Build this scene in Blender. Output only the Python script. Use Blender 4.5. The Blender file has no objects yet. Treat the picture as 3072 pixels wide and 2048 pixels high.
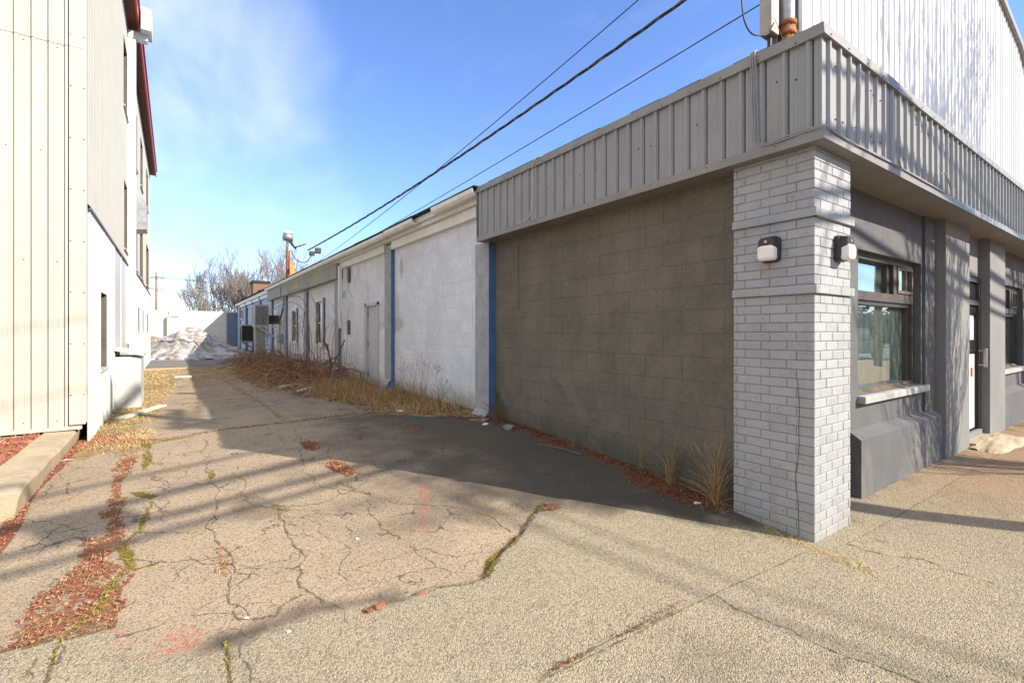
import bpy, math, random
import numpy as np
from mathutils import Vector, Matrix
PI = math.pi
sc = bpy.context.scene
C = sc.collection
# ---------------- camera, sun, sky, exposure ----------------
cam_d = bpy.data.cameras.new('camera'); cam = bpy.data.objects.new('camera', cam_d); C.objects.link(cam)
cam.location = (0, 0, 1.55); cam.rotation_euler = (PI/2, 0, math.radians(-34.98))
cam_d.lens = 16.975; cam_d.sensor_width = 36; cam_d.shift_y = -0.0085; cam_d.clip_start = 0.05; cam_d.clip_end = 3000
sc.camera = cam
SUN_EL = math.radians(30.6); SX, SY = 0.553, -0.833
sd = bpy.data.lights.new('sun', 'SUN'); sd.energy = 5.0; sd.angle = math.radians(0.5); sd.color = (1.0, 0.91, 0.77)
so = bpy.data.objects.new('sun', sd); C.objects.link(so)
SUNV = Vector((SX*math.cos(SUN_EL), SY*math.cos(SUN_EL), math.sin(SUN_EL)))
so.rotation_euler = SUNV.to_track_quat('Z', 'Y').to_euler(); so.location = (20, -30, 30)
sc.view_settings.view_transform = 'Standard'; sc.view_settings.look = 'None'
sc.view_settings.exposure = 0.85; sc.view_settings.gamma = 1.0
sc.render.resolution_x = 1024; sc.render.resolution_y = 682
sc.cycles.max_bounces = 6; sc.cycles.transparent_max_bounces = 8
try:
    sc.cycles.use_denoising = True
except Exception: pass
w = bpy.data.worlds.new('World'); sc.world = w; w.use_nodes = True
nt = w.node_tree; nt.nodes.clear()
def wn(t, **k):
    n = nt.nodes.new(t)
    for a, b in k.items(): setattr(n, a, b)
    return n
sky = wn('ShaderNodeTexSky', sky_type='NISHITA'); sky.sun_disc = False
sky.sun_elevation = SUN_EL; sky.sun_rotation = math.atan2(SX, SY)
sky.air_density = 1.0; sky.dust_density = 0.0; sky.ozone_density = 1.6
tc = wn('ShaderNodeTexCoord'); nrm = wn('ShaderNodeVectorMath', operation='NORMALIZE'); nt.links.new(tc.outputs['Generated'], nrm.inputs[0])
sep = wn('ShaderNodeSeparateXYZ'); nt.links.new(nrm.outputs[0], sep.inputs[0])
def M(op, a, b=None, c=None, clamp=False):
    n = wn('ShaderNodeMath', operation=op); n.use_clamp = clamp
    for i, x in enumerate((a, b, c)):
        if x is None: continue
        if isinstance(x, (int, float)): n.inputs[i].default_value = x
        else: nt.links.new(x, n.inputs[i])
    return n.outputs[0]
zc = M('ADD', M('MAXIMUM', sep.outputs[2], 0.0), 0.12)
cx_ = M('DIVIDE', sep.outputs[0], zc); cy_ = M('DIVIDE', sep.outputs[1], zc)
cmb = wn('ShaderNodeCombineXYZ'); nt.links.new(cx_, cmb.inputs[0]); nt.links.new(cy_, cmb.inputs[1])
mp = wn('ShaderNodeMapping'); mp.inputs['Rotation'].default_value = (0, 0, 0.5); mp.inputs['Scale'].default_value = (1.0, 0.45, 1)
nt.links.new(cmb.outputs[0], mp.inputs[0])
def wnoise(scale, det, rough, dist=0.0, src=None):
    n = wn('ShaderNodeTexNoise'); n.inputs['Scale'].default_value = scale; n.inputs['Detail'].default_value = det
    n.inputs['Roughness'].default_value = rough; n.inputs['Distortion'].default_value = dist
    nt.links.new(src or mp.outputs[0], n.inputs['Vector']); return n.outputs[0]
def lobe(v, e0, e1):
    v = Vector(v).normalized(); d = wn('ShaderNodeVectorMath', operation='DOT_PRODUCT'); nt.links.new(nrm.outputs[0], d.inputs[0]); d.inputs[1].default_value = v
    r = wn('ShaderNodeMapRange', interpolation_type='SMOOTHSTEP'); nt.links.new(M('ADD', d.outputs['Value'], M('MULTIPLY_ADD', big, .10, -.05)), r.inputs[0])
    r.inputs[1].default_value = e0; r.inputs[2].default_value = e1; return r.outputs[0]
fib = wnoise(2.2, 8, 0.55, 0.4); big = wnoise(0.9, 4, 0.5, 0.2); fine_ = wnoise(7.0, 8, 0.6, 0.6)
l1 = lobe((-.10, 1.15, .60), .950, .988); l2 = lobe((.10, 1.12, .36), .982, .999)
m1 = M('MULTIPLY', M('MAXIMUM', l1, M('MULTIPLY', l2, .45)), M('MULTIPLY_ADD', fib, 2.6, -.75, clamp=True))
low = wn('ShaderNodeMapRange', interpolation_type='SMOOTHSTEP'); nt.links.new(sep.outputs[2], low.inputs[0])
low.inputs[1].default_value = .17; low.inputs[2].default_value = .02
mp2 = wn('ShaderNodeMapping'); mp2.inputs['Scale'].default_value = (5, 5, 26); nt.links.new(nrm.outputs[0], mp2.inputs[0])
lowc = M('MULTIPLY', low.outputs[0], M('MULTIPLY_ADD', wnoise(1.0, 5, .55, .3, mp2.outputs[0]), 3.4, -1.45, clamp=True))
puff = M('MULTIPLY', M('MULTIPLY_ADD', fine_, 2.5, -1.35, clamp=True), .25)
cloud = M('ADD', M('MULTIPLY', m1, .9), M('ADD', M('MULTIPLY', lowc, .65), M('MULTIPLY', puff, .5)), clamp=True)
tint = wn('ShaderNodeMix', data_type='RGBA', blend_type='MULTIPLY'); tint.inputs[0].default_value = 1
nt.links.new(sky.outputs[0], tint.inputs[6]); tint.inputs[7].default_value = (.84, .955, 1.28, 1)
# out-of-frame cloud added overhead and behind camera as shade fill; shop windows reflect it
ov = wn('ShaderNodeMapRange', interpolation_type='SMOOTHSTEP'); nt.links.new(sep.outputs[2], ov.inputs[0]); ov.inputs[1].default_value = .62; ov.inputs[2].default_value = .80
bh = lobe((-.75, -.65, .30), -.05, .45)
fill_deck = M('MULTIPLY', M('MAXIMUM', ov.outputs[0], bh), M('MULTIPLY_ADD', wnoise(1.6, 6, .55, .5), 2.6, -.55, clamp=True))
pre = wn('ShaderNodeMix', data_type='RGBA'); nt.links.new(fill_deck, pre.inputs[0]); nt.links.new(tint.outputs[2], pre.inputs[6]); pre.inputs[7].default_value = (5.7, 5.8, 6.0, 1)
mixc = wn('ShaderNodeMix', data_type='RGBA'); nt.links.new(cloud, mixc.inputs[0]); nt.links.new(pre.outputs[2], mixc.inputs[6])
mixc.inputs[7].default_value = (4.3, 4.8, 5.9, 1)
bg = wn('ShaderNodeBackground'); bg.inputs[1].default_value = 0.135; nt.links.new(mixc.outputs[2], bg.inputs[0])
wo = wn('ShaderNodeOutputWorld'); nt.links.new(bg.outputs[0], wo.inputs[0])

# ---------------- material helpers ----------------
class Mat:
    def __init__(s, name):
        s.m = bpy.data.materials.new(name); s.m.use_nodes = True; s.t = s.m.node_tree
        s.b = s.t.nodes['Principled BSDF']; s.out = s.t.nodes['Material Output']; s.co = None
    def n(s, t, **k):
        x = s.t.nodes.new(t)
        for a, b in k.items(): setattr(x, a, b)
        return x
    def l(s, a, b): s.t.links.new(a, b)
    def vec(s, sc=(1, 1, 1), rot=(0, 0, 0)):
        if s.co is None: s.co = s.n('ShaderNodeTexCoord').outputs['Object']
        mpn = s.n('ShaderNodeMapping'); mpn.inputs['Scale'].default_value = sc; mpn.inputs['Rotation'].default_value = rot
        s.l(s.co, mpn.inputs[0]); return mpn.outputs[0]
    def noise(s, scale, det=5, rough=.55, dist=0, v=None):
        x = s.n('ShaderNodeTexNoise'); x.inputs['Scale'].default_value = scale; x.inputs['Detail'].default_value = det
        x.inputs['Roughness'].default_value = rough; x.inputs['Distortion'].default_value = dist
        s.l(v if v is not None else s.vec(), x.inputs['Vector']); return x.outputs[0]
    def math(s, op, a, b=None, c=None, clamp=False):
        x = s.n('ShaderNodeMath', operation=op); x.use_clamp = clamp
        for i, q in enumerate((a, b, c)):
            if q is None: continue
            if isinstance(q, (int, float)): x.inputs[i].default_value = q
            else: s.l(q, x.inputs[i])
        return x.outputs[0]
    def rng(s, a, lo, hi, t0=0., t1=1.):
        x = s.n('ShaderNodeMapRange', interpolation_type='SMOOTHSTEP'); s.l(a, x.inputs[0])
        for i, q in enumerate((lo, hi, t0, t1)): x.inputs[i+1].default_value = q
        return x.outputs[0]
    def mix(s, f, a, b, mode='MIX'):
        x = s.n('ShaderNodeMix', data_type='RGBA', blend_type=mode)
        if isinstance(f, (int, float)): x.inputs[0].default_value = f
        else: s.l(f, x.inputs[0])
        for i, q in ((6, a), (7, b)):
            if isinstance(q, tuple): x.inputs[i].default_value = q if len(q) == 4 else q+(1,)
            else: s.l(q, x.inputs[i])
        return x.outputs[2]
    def bump(s, h, st=.3, d=.01, prev=None):
        x = s.n('ShaderNodeBump'); x.inputs['Strength'].default_value = st; x.inputs['Distance'].default_value = d
        s.l(h, x.inputs['Height'])
        if prev is not None: s.l(prev, x.inputs['Normal'])
        return x.outputs[0]
    def fin(s, col=None, rough=.8, nrm=None, metal=0., spec=None):
        if col is not None:
            if isinstance(col, tuple): s.b.inputs['Base Color'].default_value = col+(1,)
            else: s.l(col, s.b.inputs['Base Color'])
        if isinstance(rough, (int, float)): s.b.inputs['Roughness'].default_value = rough
        else: s.l(rough, s.b.inputs['Roughness'])
        s.b.inputs['Metallic'].default_value = metal
        if spec is not None: s.b.inputs['Specular IOR Level'].default_value = spec
        if nrm is not None: s.l(nrm, s.b.inputs['Normal'])
        return s.m
def pm(name, c1, c2=None, scale=3., rough=.7, bump=.15, bscale=60., metal=0., streak=0., dirt=None, damt=.3, spec=None, bd=.004):
    k = Mat(name); c2 = c2 or tuple(x*.8 for x in c1)
    f = k.rng(k.noise(scale, 6, .6), .35, .65); col = k.mix(f, c1, c2)
    if streak:
        g = k.rng(k.noise(1., 4, .6, v=k.vec((22, 22, .9))), .42, .72); col = k.mix(k.math('MULTIPLY', g, streak), col, tuple(x*.62 for x in c1))
    if dirt:
        g = k.rng(k.noise(scale*.6+.4, 8, .7, .5), .52, .72); col = k.mix(k.math('MULTIPLY', g, damt), col, dirt)
    fn = k.noise(bscale, 4, .6); col = k.mix(.10, col, fn, 'OVERLAY')
    return k.fin(col, rough, k.bump(fn, bump, bd), metal, spec)
def block_mat(name, c1, c2, joint, bw, bh, axis, jf=.5, bst=.5, jw=.008, grime=None, gz=None, streak=.25, rough=.85, bsc=90., off=0.0, spots=None):
    """painted masonry: brick-pattern joints on the wall plane, roll marks, stains"""
    k = Mat(name)
    if k.co is None: k.co = k.n('ShaderNodeTexCoord').outputs['Object']
    sp = k.n('ShaderNodeSeparateXYZ'); k.l(k.co, sp.inputs[0]); cb = k.n('ShaderNodeCombineXYZ')
    wob = k.noise(1.3, 3, .5)
    k.l(k.math('ADD', sp.outputs[1 if axis == 'y' else 0], off), cb.inputs[0]); k.l(k.math('ADD', sp.outputs[2], k.math('MULTIPLY', wob, .02)), cb.inputs[1])
    br = k.n('ShaderNodeTexBrick'); k.l(cb.outputs[0], br.inputs[0]); br.inputs['Scale'].default_value = 1.
    br.inputs['Mortar Size'].default_value = jw; br.inputs['Mortar Smooth'].default_value = .3; br.inputs['Brick Width'].default_value = bw; br.inputs['Row Height'].default_value = bh
    br.inputs['Color1'].default_value = (.35, .35, .35, 1); br.inputs['Color2'].default_value = (.65, .65, .65, 1); br.inputs['Mortar'].default_value = (.5, .5, .5, 1)
    col = k.mix(k.rng(k.noise(1.7, 7, .6), .35, .65), c1, c2)
    col = k.mix(.10, col, br.outputs[0], 'OVERLAY')
    g = k.rng(k.noise(1., 5, .65, v=k.vec((9, 9, .8))), .45, .75); col = k.mix(k.math('MULTIPLY', g, streak), col, tuple(x*.6 for x in c1))
    pt = k.rng(k.noise(.7, 9, .72, .8), .56, .66); col = k.mix(k.math('MULTIPLY', pt, .35), col, tuple(min(1, x*1.25) for x in c1))
    jn = k.rng(k.noise(2.3, 4, .6), .3, .6)
    jm = k.math('MULTIPLY', br.outputs['Fac'], k.math('MULTIPLY', jn, jf)); col = k.mix(jm, col, joint)
    if grime:
        z0, z1 = gz
        nz = k.noise(2.2, 8, .7, .4, v=k.vec((1, 1, .35)))
        h = k.math('SUBTRACT', k.rng(sp.outputs[2], z0, z1, 1., 0.), k.math('MULTIPLY', k.math('SUBTRACT', 1., nz), .9))
        col = k.mix(k.rng(h, .0, .45, 0., .6), col, grime)
    if spots:
        for (a, z_, ra, rz, c_, am) in spots:
            da = k.math('DIVIDE', k.math('SUBTRACT', sp.outputs[1 if axis == 'y' else 0], a), ra); dz = k.math('DIVIDE', k.math('SUBTRACT', sp.outputs[2], z_), rz)
            r2 = k.math('ADD', k.math('MULTIPLY', da, da), k.math('MULTIPLY', dz, dz)); nn = k.noise(9, 6, .7)
            f = k.rng(k.math('ADD', r2, k.math('MULTIPLY', k.math('SUBTRACT', nn, .5), 2.2)), 1.1, .2, 0., am); col = k.mix(f, col, c_)
    fn = k.noise(bsc, 4, .65); por = k.rng(k.noise(bsc*1.6, 3, .6), .60, .72); col = k.mix(k.math('MULTIPLY', por, .35), col, tuple(x*.45 for x in c2)); col = k.mix(.5, col, fn, 'OVERLAY'); f3 = k.noise(24, 5, .7); col = k.mix(.25, col, f3, 'OVERLAY')
    br2 = k.n('ShaderNodeTexBrick'); om = k.n('ShaderNodeVectorMath', operation='ADD'); om.inputs[1].default_value = (.004, -.006, 0); k.l(cb.outputs[0], om.inputs[0]); k.l(om.outputs[0], br2.inputs[0]); br2.inputs['Scale'].default_value = 1.; br2.inputs['Mortar Size'].default_value = jw*.7; br2.inputs['Brick Width'].default_value = bw; br2.inputs['Row Height'].default_value = bh
    hh2 = k.math('MULTIPLY', br2.outputs['Fac'], k.math('MULTIPLY', k.rng(k.noise(5, 4, .6), .45, .6), .45*jf)); col = k.mix(hh2, col, tuple(min(1, x*1.7) for x in c1))  # pale edge highlight painted along the block joints
    hl = k.math('MULTIPLY', k.rng(k.noise(3.1, 6, .7), .5, .62), .22); col = k.mix(hl, col, tuple(min(1, x*1.35) for x in c1))
    hh = k.math('SUBTRACT', k.math('MULTIPLY', fn, .35), k.math('MULTIPLY', br.outputs['Fac'], 1.0))
    return k.fin(col, rough, k.bump(hh, bst, .006))
m_fasc = None
mats = {}
mats['fascia'] = pm('grey_metal_siding', (.275, .275, .275), (.25, .25, .25), 2., .42, .08, 160, streak=.18)
mats['trim'] = pm('grey_metal_trim', (.23, .22, .205), (.19, .183, .17), 2.5, .45, .06, 90, dirt=(.24, .21, .17), damt=.35)
mats['soffit'] = pm('soffit_metal', (.22, .205, .185), (.19, .178, .16), 3, .55, .05, 80, dirt=(.2, .17, .13), damt=.3)
def brick_paint():
    k = Mat('grey_painted_brick')
    col = k.mix(k.rng(k.noise(3, 5, .6), .35, .65), (.315, .32, .33), (.28, .285, .295))
    gi = k.n('ShaderNodeNewGeometry'); col = k.mix(k.rng(gi.outputs['Random Per Island'], 0., 1., 0., .5), col, (.365, .37, .38)); dr = k.rng(k.noise(1., 5, .6, v=k.vec((14, 14, 1.2))), .5, .75, 0., .25); col = k.mix(dr, col, (.20, .195, .185))
    pits = k.rng(k.noise(110, 3, .5, v=k.vec((1, 1, 1))), .63, .69); area = k.rng(k.noise(9, 3, .5), .40, .62)
    pm_ = k.math('MULTIPLY', pits, area); col = k.mix(k.math('MULTIPLY', pm_, .85), col, (.06, .055, .05))
    sp = k.n('ShaderNodeSeparateXYZ'); k.l(k.co, sp.inputs[0])
    h = k.math('ADD', k.rng(sp.outputs[2], 0., .4, .5, 0.), k.math('SUBTRACT', k.noise(7, 6, .7), .62))
    col = k.mix(k.rng(h, 0., .6, 0., .35), col, (.20, .18, .10))
    fn = k.noise(45, 5, .6)
    return k.fin(col, .62, k.bump(k.math('SUBTRACT', fn, pm_), .8, .005))
mats['brick'] = brick_paint()
mats['mortar'] = pm('painted_mortar', (.235, .232, .228), (.20, .197, .192), 12, .9, .3, 90)
mats['brown'] = block_mat('brown_painted_block', (.150, .130, .101), (.121, .105, .081), (.068, .058, .045), .44, .222, 'y', .42, .9, .004, grime=(.05, .055, .025), gz=(.05, .9), streak=.3, bsc=70,
    spots=[(5.72, 2.45, .16, .22, (.03, .03, .03), .6), (4.25, .55, .22, .3, (.05, .06, .012), .8), (4.75, 1.0, .12, .5, (.05, .045, .035), .45), (4.05, .35, .2, .25, (.05, .06, .012), .6)])
mats['rear'] = block_mat('pale_painted_block', (.68, .70, .735), (.62, .635, .66), (.46, .465, .475), .44, .222, 'y', .7, .4, .006, grime=(.26, .25, .13), gz=(.25, 1.0), streak=.22, bsc=60,
    spots=[(8.2, 1.75, .5, .2, (.24, .22, .20), .45), (9.2, 1.72, .6, .12, (.26, .24, .21), .35), (7.9, 2.95, .12, .25, (.30, .29, .28), .6), (12.2, 2.65, .3, .15, (.28, .27, .26), .6), (12.55, 2.3, .14, .7, (.33, .32, .31), .5), (8.6, 2.1, .8, .5, (.40, .39, .37), .4)])
mats['rear_blue'] = block_mat('pale_blue_painted_block', (.36, .43, .57), (.32, .38, .50), (.22, .26, .34), .4, .2, 'y', .6, .4, .006, grime=(.2, .2, .16), gz=(.2, .8), streak=.2)
mats['pilaster'] = pm('rough_grey_concrete_paint', (.38, .385, .40), (.30, .305, .32), 5, .9, 1.0, 38, streak=.2, dirt=(.25, .25, .22), damt=.35, bd=.012)
mats['blue2'] = pm('faded_blue_grey_paint', (.17, .21, .29), (.14, .175, .24), 4, .7, .2, 70, streak=.3)
mats['blue'] = pm('blue_paint', (.075, .16, .33), (.06, .13, .26), 4, .6, .2, 70, streak=.2, dirt=(.2, .24, .32), damt=.3)
mats['white'] = pm('white_paint', (.78, .77, .72), (.70, .68, .60), 3, .55, .1, 60, streak=.12, dirt=(.55, .47, .36), damt=.35)
mats['white_clean'] = pm('white_enamel', (.82, .82, .82), (.78, .78, .78), 3, .4, .03, 60)
mats['lintel'] = block_mat('weathered_concrete_band', (.34, .33, .29), (.27, .265, .24), (.2, .2, .18), 9., 5., 'y', .0, .5, .002, streak=.45, spots=[(17.9, 3.35, .35, .4, (.42, .38, .10), .85), (14.7, 3.35, .28, .3, (.42, .38, .10), .75), (20.4, 3.4, .3, .2, (.3, .3, .14), .5)])
mats['stucco'] = pm('dark_grey_stucco', (.105, .107, .113), (.085, .087, .093), 1.6, .85, .6, 55, streak=.3, dirt=(.19, .18, .165), damt=.5, bd=.01)
mats['stucco2'] = pm('mid_grey_stucco', (.20, .20, .197), (.175, .175, .172), 1.4, .85, .35, 70, streak=.2, dirt=(.2, .19, .17), damt=.3, bd=.006)
mats['sill'] = pm('pale_window_sill', (.36, .355, .345), (.29, .285, .275), 5, .7, .3, 50, dirt=(.3, .27, .22), damt=.5)
mats['wood'] = pm('weathered_brown_wood', (.16, .12, .08), (.10, .08, .055), 7, .7, .4, 60, streak=.4, dirt=(.30, .22, .14), damt=.6)
mats['bronze'] = pm('dark_bronze_frame', (.035, .03, .026), (.05, .042, .034), 6, .45, .1, 60)
mats['bronze2'] = pm('weathered_taupe_jamb', (.10, .085, .07), (.07, .06, .05), 6, .6, .1, 60)
mats['doorpaint'] = pm('pale_grey_door_paint', (.50, .50, .49), (.45, .45, .44), 3, .6, .1, 60, streak=.2)
mats['darkwood'] = pm('dark_brown_window_wood', (.062, .048, .036), (.042, .034, .027), 7, .6, .3, 60, streak=.3, dirt=(.20, .15, .10), damt=.35)
mats['black'] = pm('black_plastic', (.022, .02, .02), (.03, .027, .025), 6, .4, .05, 60)
mats['rubber'] = pm('black_cable', (.02, .02, .022), (.04, .035, .03), 8, .6, .05, 60)
mats['greycable'] = pm('grey_painted_cable', (.28, .28, .28), (.22, .22, .22), 8, .6, .05, 60)
mats['whitecable'] = pm('white_cable', (.6, .58, .52), (.5, .47, .4), 8, .6, .05, 60)
mats['lens'] = pm('frosted_lamp_lens', (.80, .74, .68), (.78, .72, .66), 3, .35, .02, 60)
mats['screw'] = pm('screw_head', (.16, .15, .14), (.10, .09, .09), 30, .5, .1, 60, metal=.4)
mats['cream'] = pm('cream_metal_siding', (.455, .445, .38), (.43, .42, .355), 1.2, .42, .12, 9, streak=.12)
mats['offwhite'] = pm('offwhite_metal_siding', (.36, .35, .30), (.34, .33, .285), 2, .45, .04, 120, streak=.06)
mats['whitesid'] = pm('white_metal_siding', (.52, .52, .50), (.49, .49, .47), 2, .42, .04, 120, streak=.05)
mats['tallwhite'] = pm('bright_white_metal_siding', (.72, .72, .73), (.69, .69, .70), 2, .42, .04, 120, streak=.05)
mats['red'] = pm('crimson_metal_trim', (.50, .035, .05), (.42, .03, .04), 3, .4, .04, 60)
mats['redwood'] = pm('red_brown_soffit_boards', (.22, .07, .04), (.17, .05, .03), 4, .7, .2, 50, streak=.3)
mats['darkglass'] = pm('dark_window_glass', (.02, .022, .025), (.03, .03, .034), 3, .12, 0.01, 30)
mats['dark'] = pm('dark_interior', (.03, .028, .026), (.02, .02, .018), 3, .9, .1, 30)
mats['galv'] = pm('galvanised_steel', (.42, .42, .43), (.30, .30, .31), 9, .42, .1, 60, metal=.6)
mats['rust'] = pm('rusty_iron', (.33, .10, .035), (.20, .06, .025), 14, .9, .5, 60, dirt=(.5, .40, .12), damt=.5)
mats['tanbox'] = pm('tan_metal_box', (.42, .36, .29), (.36, .31, .25), 5, .5, .08, 60, dirt=(.25, .18, .12), damt=.3)
mats['concrete'] = pm('pale_concrete', (.42, .335, .225), (.34, .27, .185), 5, .92, .7, 60, dirt=(.20, .175, .13), damt=.5, bd=.01)
mats['yardwall'] = block_mat('cream_painted_yard_wall', (.66, .64, .56), (.60, .58, .50), (.42, .40, .35), .4, .2, 'x', .5, .4, .006, grime=(.3, .27, .2), gz=(.2, .9), streak=.2)
mats['roofing'] = pm('black_roofing_felt', (.025, .024, .023), (.04, .038, .036), 6, .9, .5, 50)
mats['brickhouse'] = pm('brown_brick_far', (.22, .12, .075), (.16, .09, .06), 20, .9, .3, 40)
mats['yellowbrick'] = pm('ochre_chimney_brick', (.48, .30, .11), (.34, .20, .08), 7, .9, .4, 40)
mats['bark'] = pm('bare_tree_bark', (.21, .15, .13), (.14, .10, .09), 6, .9, .4, 40)
mats['twig'] = pm('bare_twig_bark', (.28, .24, .22), (.19, .165, .15), 6, .9, .2, 40)
mats['polewood'] = pm('weathered_pole_wood', (.26, .20, .16), (.18, .14, .11), 5, .9, .4, 50, streak=.5)
mats['stone'] = pm('broken_concrete_chunk', (.26, .24, .21), (.17, .155, .135), 14, .9, .8, 60)
mats['board'] = pm('weathered_white_board', (.62, .58, .46), (.5, .46, .36), 8, .8, .3, 60)
mats['litter'] = pm('white_litter', (.75, .75, .75), (.65, .65, .66), 20, .6, .1, 60)
mats['plaster'] = pm('white_plaster', (.8, .78, .74), (.74, .72, .68), 5, .5, .05, 60)
mats['curtain'] = pm('grey_interior_panel', (.10, .13, .13), (.06, .09, .09), 4, .9, .1, 60)
def veg(name, c1, c2, c3):
    k = Mat(name); g = k.n('ShaderNodeNewGeometry')
    cr = k.n('ShaderNodeValToRGB'); k.l(g.outputs['Random Per Island'], cr.inputs[0])
    e = cr.color_ramp.elements; e[0].color = c1+(1,); e[1].color = c3+(1,); q = e.new(.5); q.color = c2+(1,)
    return k.fin(cr.outputs[0], .85, None, 0., .2)
mats['straw'] = veg('dry_straw', (.58, .43, .20), (.44, .30, .13), (.70, .57, .31))
mats['drygrass'] = veg('dry_brown_grass', (.40, .26, .11), (.26, .15, .065), (.54, .40, .20))
mats['bramble'] = veg('bramble_stems', (.20, .10, .055), (.33, .20, .11), (.12, .06, .04))
mats['mulch'] = veg('red_wood_mulch', (.36, .10, .055), (.25, .09, .055), (.46, .27, .16))
mats['leaf'] = veg('dead_leaves', (.20, .07, .04), (.12, .05, .03), (.30, .15, .07))
mats['mossgrass'] = veg('yellow_green_moss', (.20, .17, .02), (.28, .22, .03), (.12, .11, .015))
def glass_mat():
    k = Mat('window_glass'); t = k.t; t.nodes.remove(k.b)
    g = k.n('ShaderNodeBsdfGlossy'); g.inputs['Roughness'].default_value = .015; g.inputs[0].default_value = (.92, 1, .98, 1)
    tr = k.n('ShaderNodeBsdfTransparent'); tr.inputs[0].default_value = (.72, .85, .80, 1)
    df = k.n('ShaderNodeBsdfDiffuse'); df.inputs[0].default_value = (.34, .45, .43, 1)
    dn = k.rng(k.noise(1., 5, .6, v=k.vec((30, 30, 3))), .35, .8, .18, .45)
    m1_ = k.n('ShaderNodeMixShader'); k.l(dn, m1_.inputs[0]); k.l(tr.outputs[0], m1_.inputs[1]); k.l(df.outputs[0], m1_.inputs[2])
    fr = k.n('ShaderNodeFresnel'); fr.inputs[0].default_value = 1.6
    f2 = k.math('MULTIPLY_ADD', fr.outputs[0], 1.0, .24, clamp=True)
    wv = k.bump(k.noise(1.2, 2, .5), .03, .02); k.l(wv, g.inputs['Normal'])
    m2_ = k.n('ShaderNodeMixShader'); k.l(f2, m2_.inputs[0]); k.l(m1_.outputs[0], m2_.inputs[1]); k.l(g.outputs[0], m2_.inputs[2])
    k.l(m2_.outputs[0], k.out.inputs[0]); return k.m
mats['glass'] = glass_mat()

# ---------------- geometry helpers ----------------
class MB:
    def __init__(s): s.v = []; s.f = []; s.mi = []; s.k = 0
    def add(s, vs, fs, mi=None):
        b = len(s.v); s.v += [tuple(map(float, p)) for p in vs]; s.f += [tuple(b+i for i in f) for f in fs]; s.mi += [s.k if mi is None else mi]*len(fs); return s
    def box(s, x0, x1, y0, y1, z0, z1, mi=None):
        if x0 > x1: x0, x1 = x1, x0
        if y0 > y1: y0, y1 = y1, y0
        return s.add([(x0, y0, z0), (x1, y0, z0), (x1, y1, z0), (x0, y1, z0), (x0, y0, z1), (x1, y0, z1), (x1, y1, z1), (x0, y1, z1)],
              [(0, 3, 2, 1), (4, 5, 6, 7), (0, 1, 5, 4), (1, 2, 6, 5), (2, 3, 7, 6), (3, 0, 4, 7)], mi)
    def prism(s, poly, axis, a0, a1, mi=None):
        """poly of 2-D points extruded along axis: 'x' -> (y,z), 'y' -> (x,z), 'z' -> (x,y)"""
        def P(p, a): return (a, p[0], p[1]) if axis == 'x' else ((p[0], a, p[1]) if axis == 'y' else (p[0], p[1], a))
        n = len(poly); vs = [P(p, a0) for p in poly]+[P(p, a1) for p in poly]
        fs = [tuple(range(n))[::-1], tuple(range(n, 2*n))]+[(i, (i+1) % n, n+(i+1) % n, n+i) for i in range(n)]
        return s.add(vs, fs, mi)
    def tube(s, pts, r, n=6, mi=None, cap=True):
        pts = [Vector(p) for p in pts]; rs = r if isinstance(r, (list, tuple)) else [r]*len(pts)
        vs = []; fs = []; up = None
        for i, p in enumerate(pts):
            d = (pts[min(i+1, len(pts)-1)]-pts[max(i-1, 0)]).normalized()
            a = d.cross(Vector((0, 0, 1)) if abs(d.z) < .9 else Vector((1, 0, 0))).normalized() if up is None else (up-d*up.dot(d)).normalized()
            up = a; b = d.cross(a)
            for j in range(n):
                t = 2*PI*j/n; vs.append(p+(a*math.cos(t)+b*math.sin(t))*rs[i])
        for i in range(len(pts)-1):
            for j in range(n):
                k = (j+1) % n; fs.append((i*n+j, i*n+k, (i+1)*n+k, (i+1)*n+j))
        if cap: fs += [tuple(range(n))[::-1], tuple(range((len(pts)-1)*n, len(pts)*n))]
        return s.add(vs, fs, mi)
    def build(s, name, mat, parent=None, org=None, smooth=False, bevel=0.):
        ml = mat if isinstance(mat, (list, tuple)) else [mat]
        me = bpy.data.meshes.new(name); me.from_pydata(s.v, [], s.f)
        for m in ml: me.materials.append(mats[m] if isinstance(m, str) else m)
        if any(s.mi): me.polygons.foreach_set('material_index', s.mi)
        if smooth: me.polygons.foreach_set('use_smooth', [True]*len(me.polygons))
        me.update(); o = bpy.data.objects.new(name, me); C.objects.link(o)
        if parent is not None:
            o.parent = parent; rt = parent; off = Vector((0, 0, 0))
            while rt is not None: off += rt.location; rt = rt.parent
            me.transform(Matrix.Translation(-off))
        if bevel:
            b = o.modifiers.new('bevel', 'BEVEL'); b.width = bevel; b.segments = 2; b.limit_method = 'ANGLE'
        return o
def tag(o, label=None, cat=None, group=None, kind=None):
    for k, v in (('label', label), ('category', cat), ('group', group), ('kind', kind)):
        if v: o[k] = v
    return o
def thing(name, loc, label, cat, group=None):
    o = bpy.data.objects.new(name, None); C.objects.link(o); o.location = loc; o.empty_display_size = .2
    return tag(o, label, cat, group)
def center(o, loc):
    """move a top-level mesh's origin to the thing's base"""
    o.data.transform(Matrix.Translation(-Vector(loc))); o.location = loc; return o
def copy_thing(o, loc, label):
    c = o.copy(); C.objects.link(c); c.location = loc; c['label'] = label
    for ch in o.children:
        d = ch.copy(); C.objects.link(d); d.parent = c
        for g in ch.children:
            e = g.copy(); C.objects.link(e); e.parent = d
    return c
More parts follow.
